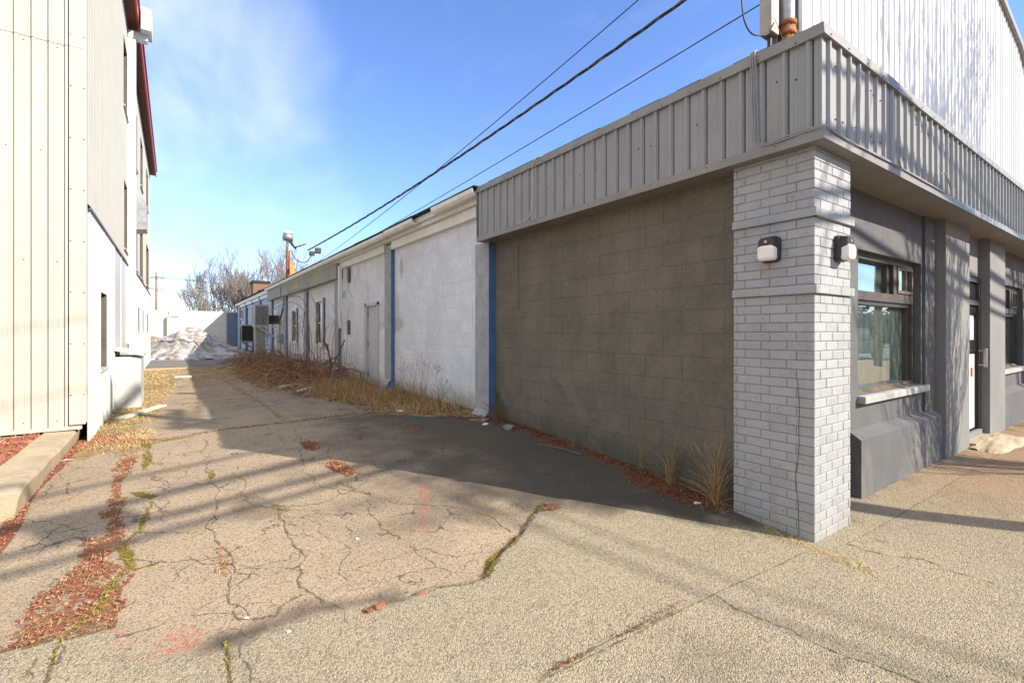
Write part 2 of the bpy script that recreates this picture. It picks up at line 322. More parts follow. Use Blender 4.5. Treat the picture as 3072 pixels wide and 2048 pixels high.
def ribbed(mb, side, plane, out, a0, a1, z0, z1, pitch, h=.018, wb=.05, wt=.024, phase=0., mi=None, fine=0, groove=0.):
    """ribbed metal sheet; side 'x': plane x=const running in y; side 'y': plane y=const running in x; out = outward sign"""
    pr = []
    k0 = math.floor((a0-phase)/pitch)-1; k1 = math.ceil((a1-phase)/pitch)+1
    for k in range(k0, k1+1):
        c = phase+k*pitch
        if groove: pr += [(c-wb/2-.013, 0), (c-wb/2-.011, -groove), (c-wb/2-.002, -groove)]
        pr += [(c-wb/2, 0), (c-wt/2, h), (c+wt/2, h), (c+wb/2, 0)]
        for j in range(fine):
            q = c+wb/2+(pitch-wb-.02)*(j+1)/(fine+1); pr += [(q-.006, 0), (q, .003), (q+.006, 0)]
    xs = [p[0] for p in pr]; hs = [p[1] for p in pr]
    def H(a): return float(np.interp(a, xs, hs))
    pts = [(a0, H(a0))]+[p for p in pr if a0+1e-4 < p[0] < a1-1e-4]+[(a1, H(a1))]
    vs = []
    for a, d in pts:
        q = plane+out*d
        vs += ([(q, a, z0), (q, a, z1)] if side == 'x' else [(a, q, z0), (a, q, z1)])
    fs = [(2*i, 2*i+2, 2*i+3, 2*i+1) for i in range(len(pts)-1)]
    mb.add(vs, fs, mi)
def cells(a0, a1, z0, z1, ops):
    """rectangles left after cutting openings (a,b,c,d) from the wall rectangle"""
    br = sorted(set([a0, a1]+[min(max(o[i], a0), a1) for o in ops for i in (0, 1)])); out = []
    for p, q in zip(br[:-1], br[1:]):
        z = z0
        for o in sorted([o for o in ops if o[0] <= p+1e-6 and o[1] >= q-1e-6], key=lambda o: o[2]):
            if o[2] > z: out.append((p, q, z, o[2]))
            z = max(z, o[3])
        if z < z1-1e-6: out.append((p, q, z, z1))
    return out
rnd = random.Random(7)
def sm(x, a, b):
    t = np.clip((np.asarray(x, float)-a)/(b-a), 0, 1); return t*t*(3-2*t)
# value noise in numpy for ground shaping
_rs = np.random.RandomState(3); _tab = _rs.rand(256, 256)
def vn(x, y, s=1.):
    x = np.asarray(x, float)*s+500.; y = np.asarray(y, float)*s+500.
    xi = np.floor(x).astype(int); yi = np.floor(y).astype(int); fx = x-xi; fy = y-yi
    fx = fx*fx*(3-2*fx); fy = fy*fy*(3-2*fy); t = lambda a, b: _tab[a % 256, b % 256]
    return (t(xi, yi)*(1-fx)+t(xi+1, yi)*fx)*(1-fy)+(t(xi, yi+1)*(1-fx)+t(xi+1, yi+1)*fx)*fy
def fbm(x, y, s=1., o=4): return sum(vn(x, y, s*2**i)*.5**i for i in range(o))/sum(.5**i for i in range(o))
EX = [-6, -1.1, -.66, -.25, -.23, -.01, .18, .47, .66, .93, 1.26, 1.55, 1.7, 2.08, 2.58, 2.9, 3.4, 4.1, 6]
EY = [3.2, 3.25, 3.25, 3.12, 2.95, 2.71, 2.64, 2.69, 2.7, 2.6, 2.58, 2.5, 2.66, 2.87, 3.25, 3.2, 2.95, 2.7, 2.7]
def edge_y(x): return np.interp(x, EX, EY)
def gz(x, y):
    x = np.asarray(x, float); y = np.asarray(y, float)
    top = .20+.10*np.clip((x+1)/5, 0, 1)
    r = np.interp(y, [-1e3, 1.5, 2.2, 4, 5.5, 6.8, 8, 1e3], [0, 0, .045, .16, .25, .295, .30, .30])/.30
    z = r*top
    z = z+(fbm(x, y, 1.1, 3)-.5)*.02*sm(y, 1.7, 3.0)*(x < 4.6)
    e = y-(edge_y(x)+(vn(x, y, 9)-.5)*.05)
    step = .022*sm(x, .6, 1.4)*(1-sm(x, 2.3, 2.9))+.006
    z = z-step*sm(e, -.004, .02)*(1-sm(e, .02, .5))*(x < 4.2)
    return z
def g1(x, y): return float(gz(x, y))
def segd(X, Y, pts, wob=0.):
    d = np.full(X.shape, 1e9)
    for (ax, ay), (bx, by) in zip(pts[:-1], pts[1:]):
        L = (bx-ax)**2+(by-ay)**2+1e-12; t = np.clip(((X-ax)*(bx-ax)+(Y-ay)*(by-ay))/L, 0, 1)
        d = np.minimum(d, np.hypot(X-ax-t*(bx-ax), Y-ay-t*(by-ay)))
    return d
def inpoly(X, Y, P):
    r = np.zeros(X.shape, bool); n = len(P)
    for i in range(n):
        (x0, y0), (x1, y1) = P[i], P[(i+1) % n]
        c = ((y0 > Y) != (y1 > Y)) & (X < (x1-x0)*(Y-y0)/(y1-y0+1e-12)+x0); r ^= c
    return r
MULCH = [(-.52, 6.85), (-.31, 6.6), (-.38, 5.66), (-.34, 4.84), (-.31, 4.3), (-.27, 4.0), (-.24, 3.68), (-.2, 3.35), (-.23, 3.13), (-.42, 3.05), (-.78, 3.25), (-.68, 3.45), (-.58, 3.7), (-.47, 4.2), (-.44, 4.84), (-.47, 5.66)]
TRANS = [(-.85, 7.7), (-.4, 7.35), (-.12, 7.36), (.6, 7.66), (1.44, 7.62), (2.35, 7.7), (3.0, 7.3), (3.5, 6.6), (3.8, 6.0)]
GL = ([6.9, 7.3, 8, 8.8, 12, 15, 21.3, 40], [-.75, -.35, -.32, -.40, -.22, -.05, .05, .05])
GR = ([2.2, 4, 5.6, 6.4, 7.4, 8.4, 10, 11, 12, 16, 20, 24, 27, 34], [3.93, 3.92, 3.9, 3.55, 2.65, 2.7, 2.35, 1.95, 1.6, 1.45, 1.75, 2.3, 3.5, 3.8])
def mulch_m(X, Y):
    n = (fbm(X, Y, 6, 3)-.5)
    m = inpoly(X+n*.22, Y+n*.2, MULCH).astype(float)*np.clip(.15+1.3*fbm(X, Y, 6, 3), 0, 1)
    kb = 1-sm(np.abs(X+.99-.03*np.sin(Y*3))-.10*sm(Y, 7.0, 8.2)*4, .03, .08); m = np.maximum(m, kb*(Y > 3.6)*(Y < 8.3))
    m = np.maximum(m, (1-sm(segd(X, Y, [(-.95, 7.9), (-.5, 7.62), (-.3, 7.45)]), .08, .2)))
    m = np.maximum(m, .6*(1-sm(segd(X, Y, TRANS)+n*.12, .01, .09)))
    for (px, py, rx, ry, a) in [(1.30, 6.05, .10, .22, .9), (1.38, 5.0, .10, .38, .95), (2.62, 6.2, .08, .5, .7), (2.75, 5.2, .1, .25, .4), (2.56, 3.12, .13, .09, .7), (.26, 3.55, .08, .25, .5), (1.25, 2.56, .14, .04, .5), (.9, 2.58, .1, .05, .6), (2.0, 1.69, .45, .02, .3), (1.5, 1.69, .2, .02, .45)]:
        m = np.maximum(m, a*(1-sm(((X-px)/rx)**2+((Y-py)/ry)**2+n*2.5, .4, 1.2)))
    w_ = np.interp(Y, [2.1, 2.6, 3.2, 4, 5, 6], [.30, .34, .26, .14, .12, .25])
    m = np.maximum(m, (1-sm(4.04-X+n*.5, w_-.05, w_+.16))*(X < 4.1)*sm(Y, 2.15, 2.5)*(Y < 6.3)*(.45+.6*vn(X, Y, 4)))
    return m
def soil_m(X, Y):
    n = (fbm(X, Y, 2.2, 4)-.5)
    l = (1-sm(X+n*.5, np.interp(Y, *GL)-.05, np.interp(Y, *GL)+.12))*(Y > 6.8)*(Y < 21.6)
    r = sm(X+n*.7, np.interp(Y, *GR)-.05, np.interp(Y, *GR)+.2)*(Y > 6.0)*(Y < 33)
    cr = np.clip(1.5*sm(fbm(X, Y, 1.3, 4), .42, .55), 0, 1)*sm(Y, 13.2, 16)*(Y < 21.4)*(X < 1.6)
    return np.maximum(np.maximum(l, r), cr)
def zones(X, Y):
    n = fbm(X, Y, 3.5, 4)-.5
    conc = 1-sm(Y-edge_y(X)+n*.06, -.01, .02); conc = np.maximum(conc, (X > 4.2).astype(float)*(Y < 2.6))
    moss = np.zeros(X.shape)
    for pts, wd in [([(-.35, 7.5), (-.25, 7.1), (-.23, 6.5), (-.25, 6.0)], .035), ([(-.16, 5.1), (-.15, 4.9), (-.19, 4.6), (-.2, 4.38), (-.29, 4.17), (-.24, 3.95), (-.2, 3.72), (-.08, 3.74)], .035), ([(-.23, 3.85), (-.30, 3.55), (-.33, 3.3)], .03),
            ([(-.28, 5.3), (-.2, 5.15), (-.14, 5.1)], .045), ([(1.58, 2.52), (1.72, 2.7), (2.05, 2.88), (2.3, 3.05), (2.58, 3.27)], .025), ([(.30, 5.6), (.28, 5.2)], .03), ([(1.55, 3.9), (1.4, 4.15), (1.25, 4.6)], .02), ([(.95, 4.05), (.72, 4.2), (.66, 4.35)], .025),
            ([(-.38, 3.3), (-.46, 3.1), (-.45, 2.85)], .025), ([(.2, 2.7), (.2, 2.35)], .02), ([(1.9, 1.70), (2.15, 1.68)], .02), ([(-.3, 7.2), (.2, 7.4)], .03)]:
        moss = np.maximum(moss, (1-sm(segd(X, Y, pts)+n*.09, wd*.4, wd*1.3)))
    lines = np.zeros(X.shape)
    for y0, sl in [(9.6, .10), (10.9, -.12), (11.7, .2), (12.9, .05), (14.2, -.1), (15.6, .1), (17, 0)]:
        lines = np.maximum(lines, (1-sm(np.abs(Y-y0-sl*(X-1)+n*.3), .02, .09))*(X < 2.6)*(.35+.9*vn(X, Y, 2.)))
    lines = np.maximum(lines, (1-sm(segd(X, Y, [(1.0, 21), (1.12, 15.9), (1.24, 12.), (1.34, 9.4), (1.36, 7.7)])+n*.2, .03, .12))*(.5+.7*vn(X, Y, 3.)))
    soil = np.maximum(soil_m(X, Y), lines*.8)
    dark = sm(X+n*1.6, .6, 2.9)*sm(Y+n*.8, np.interp(X, [1.5, 2.6, 3.0, 3.4, 3.8], [2.9, 2.9, 2.5, 2.0, 1.65]), np.interp(X, [1.5, 2.6, 3.0, 3.4, 3.8], [3.6, 3.5, 3.1, 2.6, 2.2]))*(1-sm(Y, 7.4, 7.8)*.5)*1.0  # shade on the right side of the alley, painted into the paving
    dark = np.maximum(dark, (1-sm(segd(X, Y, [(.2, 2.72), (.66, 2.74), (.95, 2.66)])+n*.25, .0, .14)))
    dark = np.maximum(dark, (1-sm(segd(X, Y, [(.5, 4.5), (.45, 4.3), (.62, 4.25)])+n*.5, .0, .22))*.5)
    redp = (1-sm(segd(X, Y, [(1.88, 4.1), (1.52, 3.3)])+n*.12, .015, .05))*(.5+.8*vn(X, Y, 14))
    redp = np.maximum(redp, .9*(1-sm(((X-.03)/.08)**2+((Y-2.84)/.1)**2+n*2, .5, 1.3)))
    redp = np.maximum(redp, .7*(1-sm(segd(X, Y, [(-.24, 3.1), (-.2, 2.82), (-.05, 2.76)])+n*.06, .0, .03)))
    tan = sm(X, 4.3, 8)*(Y < 3)
    return conc, mulch_m(X, Y), moss, soil, dark, redp, tan
def ground_mat():
    k = Mat('pavement_surface')
    k.co = k.n('ShaderNodeTexCoord').outputs['Object']
    a1 = k.n('ShaderNodeAttribute', attribute_name='zone_a'); a2 = k.n('ShaderNodeAttribute', attribute_name='zone_b')
    s1 = k.n('ShaderNodeSeparateColor'); k.l(a1.outputs[0], s1.inputs[0]); s2 = k.n('ShaderNodeSeparateColor'); k.l(a2.outputs[0], s2.inputs[0])
    conc, mulch, moss, soil = s1.outputs[0], s1.outputs[1], s1.outputs[2], a1.outputs['Alpha']
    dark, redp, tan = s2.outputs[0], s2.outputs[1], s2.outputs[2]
    def vor(scale, feat='F1', rnd_=1.):
        v = k.n('ShaderNodeTexVoronoi', feature=feat); v.inputs['Scale'].default_value = scale; k.l(k.vec(), v.inputs['Vector']); return v
    v1 = vor(135); v2 = vor(62)
    big = k.noise(1.1, 6, .6); mid = k.noise(8, 6, .65); fine = k.noise(160, 3, .6)
    st = k.n('ShaderNodeSeparateColor'); k.l(v1.outputs['Color'], st.inputs[0]); st2 = k.n('ShaderNodeSeparateColor'); k.l(v2.outputs['Color'], st2.inputs[0])
    asp = k.mix(k.rng(big, .35, .68), (.34, .26, .175), (.285, .215, .15))
    asp = k.mix(k.rng(st.outputs[0], .0, 1., 0., .5), asp, (.46, .37, .265)); asp = k.mix(k.rng(st.outputs[1], .70, .88, 0., .7), asp, (.10, .08, .06))
    asp = k.mix(k.rng(mid, .58, .75, 0, .4), asp, (.15, .135, .115))
    co = k.mix(k.rng(big, .35, .68), (.39, .33, .225), (.345, .29, .20))
    co = k.mix(k.rng(st.outputs[0], 0., 1., 0., .55), co, (.50, .43, .30)); co = k.mix(k.rng(st.outputs[1], .66, .92, 0., .6), co, (.11, .09, .06))
    co = k.mix(k.rng(st2.outputs[2], .7, 1., 0., .5), co, (.20, .18, .15))
    co = k.mix(k.math('MULTIPLY', tan, .6), co, k.mix(k.rng(mid, .4, .65), (.40, .22, .11), (.30, .18, .10)))
    col = k.mix(conc, asp, co)
    vc = k.n('ShaderNodeTexVoronoi', feature='DISTANCE_TO_EDGE'); vc.inputs['Scale'].default_value = 2.1
    dv = k.n('ShaderNodeVectorMath', operation='ADD'); k.l(k.vec(), dv.inputs[0]); nz = k.n('ShaderNodeTexNoise'); nz.inputs['Scale'].default_value = 3.; nz.inputs['Detail'].default_value = 6; k.l(k.co, nz.inputs[0])
    scl = k.n('ShaderNodeVectorMath', operation='SCALE'); scl.inputs['Scale'].default_value = .45; k.l(nz.outputs['Color'], scl.inputs[0]); k.l(scl.outputs[0], dv.inputs[1]); k.l(dv.outputs[0], vc.inputs['Vector'])
    cw = k.rng(k.noise(2.2, 4, .6), .42, .66, .0, .016); ckm = k.math('LESS_THAN', vc.outputs[0], cw)
    ck = k.math('MULTIPLY', k.math('MULTIPLY', ckm, k.math('SUBTRACT', 1., conc)), .75); col = k.mix(ck, col, (.07, .055, .04))
    col = k.mix(k.math('MULTIPLY', dark, .88), col, k.mix(k.rng(fine, .5, .7), (.042, .037, .030), (.115, .105, .09)))  # painted alley shade and a few dark patches darken the paving colour
    wn_ = k.rng(k.noise(.55, 7, .65, .6), .50, .62); col = k.mix(k.math('MULTIPLY', wn_, .20), col, (.13, .105, .075)); sp2 = k.rng(k.noise(3.3, 3, .5), .70, .74); col = k.mix(k.math('MULTIPLY', sp2, .35), col, (.07, .06, .05))
    col = k.mix(k.math('MULTIPLY', k.math('MULTIPLY', redp, k.rng(k.noise(40, 5, .7), .42, .6)), .6), col, (.42, .09, .07))
    sf = k.rng(k.math('ADD', soil, k.math('MULTIPLY', k.math('SUBTRACT', k.noise(14, 6, .7), .5), .9)), .35, .65)
    col = k.mix(sf, col, k.mix(k.rng(mid, .4, .6), (.20, .135, .06), (.30, .215, .10)))
    mf = k.rng(k.math('ADD', mulch, k.math('MULTIPLY', k.math('SUBTRACT', k.noise(26, 6, .75), .5), 1.8)), .42, .66)
    col = k.mix(mf, col, k.mix(k.rng(k.noise(60, 3, .6), .42, .6), (.22, .075, .04), (.14, .085, .045)))
    of = k.rng(k.math('ADD', moss, k.math('MULTIPLY', k.math('SUBTRACT', k.noise(22, 6, .75), .5), 2.2)), .62, .80)
    col = k.mix(of, col, k.mix(k.rng(k.noise(90, 3, .6), .4, .6), (.20, .155, .03), (.11, .09, .03)))
    h = k.math('ADD', k.math('MULTIPLY', v1.outputs['Distance'], -1.), k.math('MULTIPLY', v2.outputs['Distance'], -.7))
    h = k.math('ADD', h, k.math('MULTIPLY', fine, .6)); h = k.math('SUBTRACT', h, k.math('MULTIPLY', ck, 1.5))
    bs = k.math('MULTIPLY_ADD', conc, .5, .45)
    bn = k.n('ShaderNodeBump'); k.l(bs, bn.inputs['Strength']); bn.inputs['Distance'].default_value = .010; k.l(h, bn.inputs['Height'])
    b2 = k.bump(k.math('MULTIPLY', mid, 1.), .35, .03, bn.outputs[0])
    return k.fin(col, .93, b2, 0., .25)
mats['ground'] = ground_mat()
mats['crackdark'] = pm('crack_dirt', (.10, .077, .05), (.16, .125, .075), 20, .95, .4, 80, dirt=(.16, .12, .06), damt=.5)
# ---- pavement sheet with cracks
def nonuni(*segs):
    out = []
    for a, b, s in segs: out += list(np.arange(a, b-1e-6, s))
    return np.array(out+[segs[-1][1]])
xs = nonuni((-9, -1.6, .6), (-1.6, 4.4, .025), (4.4, 12, .08), (12, 40, 1.4))
ys = nonuni((-6.6, .6, .4), (.6, 8.6, .025), (8.6, 30, .11), (30, 60, 1.5))
X, Y = np.meshgrid(xs, ys); Zg = gz(X, Y)
nx, ny = len(xs), len(ys)
co = np.stack([X.ravel(), Y.ravel(), Zg.ravel()], 1)
idx = np.arange(nx*ny).reshape(ny, nx)
q = np.stack([idx[:-1, :-1].ravel(), idx[:-1, 1:].ravel(), idx[1:, 1:].ravel(), idx[1:, :-1].ravel()], 1)
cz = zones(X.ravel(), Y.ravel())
cv, cf, = [], []
def jag(pts, depth=4, amp=.16, r=rnd):
    pts = [Vector((p[0], p[1], 0)) for p in pts]
    for _ in range(depth):
        o = [pts[0]]
        for a, b in zip(pts[:-1], pts[1:]):
            d = b-a; n = Vector((-d.y, d.x, 0)); o += [(a+b)/2+n*r.uniform(-amp, amp), b]
        pts = o
    return pts
def crack(pts, w_, depth=4, amp=.16, branch=0., lift=.003):
    w_ *= .55; P = jag(pts, depth, amp); ws = [w_*rnd.choice([.25, .5, .8, 1., 1.5, 2.4])*rnd.uniform(.7, 1.2) for _ in P]; ws[0] *= .2; ws[-1] *= .2
    b = len(cv)+nx*ny
    for i, p in enumerate(P):
        d = (P[min(i+1, len(P)-1)]-P[max(i-1, 0)]).normalized(); n = Vector((-d.y, d.x, 0))*ws[i]/2
        for s_ in (-1, 1):
            u = p+n*s_; cv.append((u.x, u.y, g1(u.x, u.y)+lift))
    for i in range(len(P)-1): cf.append((b+2*i, b+2*i+2, b+2*i+3, b+2*i+1))
    if branch:
        for i in range(2, len(P)-2):
            if rnd.random() < branch:
                a = rnd.uniform(0, 2*PI); L = rnd.uniform(.1, .45); crack([P[i], (P[i].x+L*math.cos(a), P[i].y+L*math.sin(a))], w_*.5, 3, .2, 0)
crack([(.35, 7.2), (.35, 6.1), (.30, 5.5), (.27, 4.45), (.24, 4.03), (.31, 3.44), (.26, 3.22), (.32, 2.87)], .012, 4, .14, .10)
crack([(.52, 5.64), (.5, 4.54), (.71, 4.19), (.67, 3.54), (.63, 2.93), (.67, 2.74)], .014, 4, .14, .10)
crack([(-.30, 3.95), (-.11, 3.76), (.09, 3.68), (.31, 3.46)], .010, 4, .15, .04); crack([(.31, 3.4), (.59, 3.36), (.66, 3.45)], .008)
crack([(1.37, 7.28), (1.13, 5.47), (1.05, 4.71), (1.41, 4.18), (1.28, 3.71)], .012, 4, .12, .05)
crack([(-.24, 6.6), (-.1, 6.2), (-.18, 5.8), (-.05, 5.5), (-.1, 5.2)], .010, 4, .2, .08)
crack([(-.2, 6.3), (.05, 6.1), (.1, 5.6), (-.05, 5.3)], .007, 4, .2); crack([(.66, 4.35), (.95, 4.2), (1.2, 4.3), (1.5, 4.55)], .010, 4, .2, .08)
crack([(1.43, 4.05), (1.61, 3.8), (1.95, 3.47), (2.07, 2.95)], .010, 4, .15, .05); crack([(1.84, 2.8), (1.54, 2.82), (1.43, 3.01), (1.14, 3.03), (.9, 3.0)], .007, 4, .15)
crack([(1.66, 2.58), (1.8, 2.72), (2.08, 2.86), (2.35, 3.05), (2.58, 3.25)], .03, 4, .08); crack([(1.26, 2.57), (1.45, 2.5), (1.58, 2.5), (1.66, 2.6)], .02, 4, .08)
crack([(2.61, 1.64), (2.58, 1.5), (2.64, 1.23), (2.67, .91), (2.8, .5)], .012, 4, .10); crack([(-.5, 4.55), (-.75, 4.9), (-.9, 5.05), (-1.06, 5.3)], .007)
crack([(.28, 2.67), (.27, 2.35), (.3, 1.9)], .008); crack([(.2, 2.68), (.19, 2.3), (.22, 1.95)], .014, 3, .1)
crack([(-.51, 3.05), (-.55, 2.7), (-.5, 2.4)], .012); crack([(-.44, 3.1), (-.45, 2.8), (-.38, 2.5)], .016)
crack([(.6, 2.92), (.45, 2.8), (.3, 2.85), (.28, 3.0)], .02, 4, .2, .04); crack([(.7, 4.1), (.9, 3.8), (.98, 3.3), (.85, 2.9)], .007, 4, .15, .04)
crack([(1.2, 1.68), (2.6, 1.65), (3.7, 1.6)], .009, 6, .015); crack([(1.34, 1.69), (1.9, 1.70), (2.25, 1.67)], .022, 4, .04)
crack([(3.98, 1.5), (6, 1.47), (9.5, 1.47)], .007, 6, .01); crack([(4.05, 1.5), (4.2, 1.1), (4.15, .7)], .01); crack([(7.4, 1.75), (7.5, .6)], .006, 4, .03)
for i in range(26):
    x0 = rnd.uniform(-.2, 2.6); y0 = rnd.uniform(3.0, 7.4); a = rnd.uniform(0, PI); L = rnd.uniform(.2, .7)
    crack([(x0, y0), (x0+L*math.cos(a), y0+L*math.sin(a))], rnd.uniform(.003, .007), 4, .2, .05)
for y0 in (9.6, 10.9, 11.7, 12.9, 14.2): crack([(-.2, y0), (1.3, y0+.05), (2.4, y0+.12)], .025, 4, .08)
crack([(-.4, 7.36), (.6, 7.68), (1.44, 7.62), (2.35, 7.7), (3.0, 7.3)], .035, 4, .05); crack([(1.36, 7.6), (1.34, 9.4), (1.24, 12), (1.12, 15.9)], .015, 6, .03)
allv = np.vstack([co, np.array(cv)]); fl = q.tolist()+cf
me = bpy.data.meshes.new('pavement'); me.from_pydata(allv.tolist(), [], fl)
me.materials.append(mats['ground']); me.materials.append(mats['crackdark'])
mi = np.zeros(len(fl), int); mi[len(q):] = 1; me.polygons.foreach_set('material_index', mi)
me.polygons.foreach_set('use_smooth', np.ones(len(fl), bool))
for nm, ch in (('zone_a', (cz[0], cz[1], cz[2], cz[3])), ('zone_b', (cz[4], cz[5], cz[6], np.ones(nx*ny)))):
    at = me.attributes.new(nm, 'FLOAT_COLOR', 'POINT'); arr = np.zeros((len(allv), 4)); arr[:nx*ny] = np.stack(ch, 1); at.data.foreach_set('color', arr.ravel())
me.update(); o = bpy.data.objects.new('pavement', me); C.objects.link(o); tag(o, 'cracked old asphalt alley meeting the rough aggregate sidewalk', 'pavement', kind='structure')
# wider ground, road
mats['far_ground'] = pm('distant_ground', (.20, .17, .13), (.15, .13, .10), .3, .95, .2, 5)
mats['road'] = pm('road_asphalt', (.12, .115, .11), (.09, .088, .085), .6, .9, .4, 80)
o = MB().add([(-600, -600, -.14), (600, -600, -.14), (600, 600, -.14), (-600, 600, -.14)], [(0, 1, 2, 3)]).build('ground', 'far_ground'); tag(o, 'open ground reaching to the horizon', 'ground', kind='structure')
b = MB().add([(-120, -17, -.11), (120, -17, -.11), (120, -6.9, -.11), (-120, -6.9, -.11)], [(0, 1, 2, 3)])
for yy in (-10.4, -13.4): b.add([(-120, yy-.06, -.104), (120, yy-.06, -.104), (120, yy+.06, -.104), (-120, yy+.06, -.104)], [(0, 1, 2, 3)], 1)
o = b.build('road', ['road', 'white']); tag(o, 'grey asphalt street with pale lane lines behind the camera', 'road', kind='structure')
o = MB().box(-120, 120, -6.9, -6.6, -.2, .002).build('street_kerb', 'concrete'); tag(o, 'concrete kerb edging the street', 'kerb', kind='structure')

# ================= corner shop building =================
shop = thing('shop_building', (4.2, 2.0, 0), 'long low grey shop with ribbed metal fascia, brick corner pillar and pale block rear wing', 'building')
# --- brick corner pillar
PX0, PX1, PY0, PY1 = 3.85, 4.482, 1.63, 2.257
b = MB(); b.k = 1; b.box(PX0+.005, PX1-.005, PY0+.005, PY1-.007, -.1, 2.93); b.k = 0
def brick(face, a0, a1, z0, z1, out=0.):
    d = out+rnd.uniform(-.0015, .0015); c = .004
    P = []
    for (a, z_, e) in ((a0, z0, 0), (a1, z0, 0), (a1, z1, 0), (a0, z1, 0), (a0+c, z0+c, 1), (a1-c, z0+c, 1), (a1-c, z1-c, 1), (a0+c, z1-c, 1)):
        dd = d if e else d-.003
        bb = -.03 if not e and 0 else 0
        P.append((PX0-dd-bb, a, z_) if face == 'x' else (a, PY0-dd-bb, z_))
    Q = [((PX0+.02, a, z_) if face == 'x' else (a, PY0+.02, z_)) for (a, z_) in ((a0, z0), (a1, z0), (a1, z1), (a0, z1))]
    P += Q
    b.add(P, [(4, 5, 6, 7), (0, 1, 5, 4), (1, 2, 6, 5), (2, 3, 7, 6), (3, 0, 4, 7), (8, 9, 1, 0), (9, 10, 2, 1), (10, 11, 3, 2), (11, 8, 0, 3)])
CH = .0707; jw = .0065
for r_ in range(-1, 42):
    z0 = r_*CH+.003; z1 = z0+CH-jw
    if z1 > 2.925: z1 = 2.925
    corb = r_ in (26, 34)
    out = .022 if corb else 0.
    Ls = [.13, .2, .2, .2] if r_ % 2 else [.2, .2, .2, .1]
    a = PY0-out
    for i, L in enumerate(Ls):
        e = min(a+L+(out if i == 0 else 0), PY1-.0005)
        if e-a > .02: brick('x', a, e-jw if e < PY1-.01 else e, z0, z1, out)
        a = e
    Ls = [.1, .2, .2, .2] if r_ % 2 else [.2, .2, .2, .1]
    a = PX0-out
    for i, L in enumerate(Ls):
        e = min(a+L+(out if i == 0 else 0), PX1+(out if corb else 0)-.0005)
        if e-a > .02: brick('y', a, e-jw if e < PX1-.01 else e, z0, z1, out)
        a = e
    if corb: b.box(PX0-out+.003, PX1+out-.002, PY0-out+.003, PY1, z0+.002, z1-.002)
b.k = 2
P = jag([(1.74, .02), (1.76, .5), (1.735, .95), (1.75, 1.2)], 4, .03)
for p, q_ in zip(P[:-1], P[1:]):
    b.add([(PX0-.0035, p.x-.0025, p.y), (PX0-.0035, p.x+.0025, p.y), (PX0-.0035, q_.x+.0025, q_.y), (PX0-.0035, q_.x-.0025, q_.y)], [(0, 1, 2, 3)])
b.build('brick_pillar', ['brick', 'mortar', 'crackdark'], shop)
# --- brown block wall beside alley
MB().box(4.02, 4.3, 2.2, 6.30, -.2, 2.97).build('brown_block_wall', 'brown', shop)
MB().box(4.012, 4.02-.0005, 5.58, 5.86, 1.90, 2.78).build('blocked_up_opening', 'brown', shop)
# --- fascia, side and front
FX, FY = 3.77, 1.55; ZB, ZT = 2.985, 3.665
b = MB()
ribbed(b, 'x', FX, -1, FY-.003, 6.26, ZB-.03, ZT+.01, .169, .020, .046, .022, FY+.085, fine=3, groove=.022)
b.box(FX-.004, FX+.012, FY-.004, FY+.012, ZB-.03, ZT)
ribbed(b, 'y', FY, -1, FX-.003, 34, ZB-.03, ZT+.01, .175, .020, .044, .022, FX+.10, groove=.018)
b.box(FX+.004, FX+.06, 6.2, 6.275, ZB-.03, ZT)
b.box(FX+.03, 3.9, FY+.03, 6.27, ZB-.03, ZT); b.box(FX+.03, 34, FY+.03, 1.75, ZB-.03, ZT)
b.build('ribbed_fascia', 'fascia', shop)
b = MB()
def cap(mb, z0, z1, e, slope):
    # flashing running round the corner: outer profile e proud of ribs
    s_ = slope
    mb.add([(FX-e, 6.28, z0), (FX-e, FY-e, z0), (34, FY-e, z0), (FX-e+s_, 6.28, z1), (FX-e+s_, FY-e+s_, z1), (34, FY-e+s_, z1),
            (FX+.2, 6.28, z1+.004), (FX+.2, FY+.2, z1+.004), (34, FY+.2, z1+.004), (FX+.02, 6.28, z0), (FX+.02, FY+.02, z0), (34, FY+.02, z0)],
           [(0, 3, 4, 1), (1, 4, 5, 2), (3, 6, 7, 4), (4, 7, 8, 5), (0, 1, 10, 9), (1, 2, 11, 10), (0, 9, 6, 3)])
cap(b, 3.655, 3.745, .034, .012)
def screws(mb, axis, a0, a1, step, z, off):
    a = a0
    while a < a1:
        aa = a+rnd.uniform(-.02, .02); r = .008
        c = (FX-off, aa, z) if axis == 'x' else (aa, FY-off, z)
        vs = []
        for j in range(6):
            t = j*PI/3; vs.append((c[0], c[1]+r*math.cos(t), c[2]+r*math.sin(t)) if axis == 'x' else (c[0]+r*math.cos(t), c[1], c[2]+r*math.sin(t)))
        tip = (c[0]-.007, c[1], c[2]) if axis == 'x' else (c[0], c[1]-.007, c[2])
        mb.add(vs+[tip], [(j, (j+1) % 6, 6) for j in range(6)], 1); a += step
screws(b, 'x', FY+.15, 6.2, .30, 3.675, .034); screws(b, 'y', FX+.06, 20, .33, 3.675, .034)
b.build('cap_flashing', ['trim', 'screw'], shop)
b = MB()
b.add([(FX-.03, 6.28, 2.92), (FX-.03, FY-.03, 2.92), (34, FY-.03, 2.92), (FX-.03, 6.28, 2.99), (FX-.03, FY-.03, 2.99), (34, FY-.03, 2.99), (FX+.01, 6.28, 3.0), (FX+.01, FY+.01, 3.0), (34, FY+.01, 3.0)],
      [(0, 3, 4, 1), (1, 4, 5, 2), (3, 6, 7, 4), (4, 7, 8, 5)])
b.add([(FX-.03, 6.28, 2.92), (FX-.03, 6.28, 3.72), (3.93, 6.28, 3.72), (3.93, 6.28, 2.92)], [(0, 1, 2, 3)])
screws(b, 'x', FY+.3, 6.2, .6, 2.965, .030); screws(b, 'y', FX+.06, 20, .42, 2.965, .030)
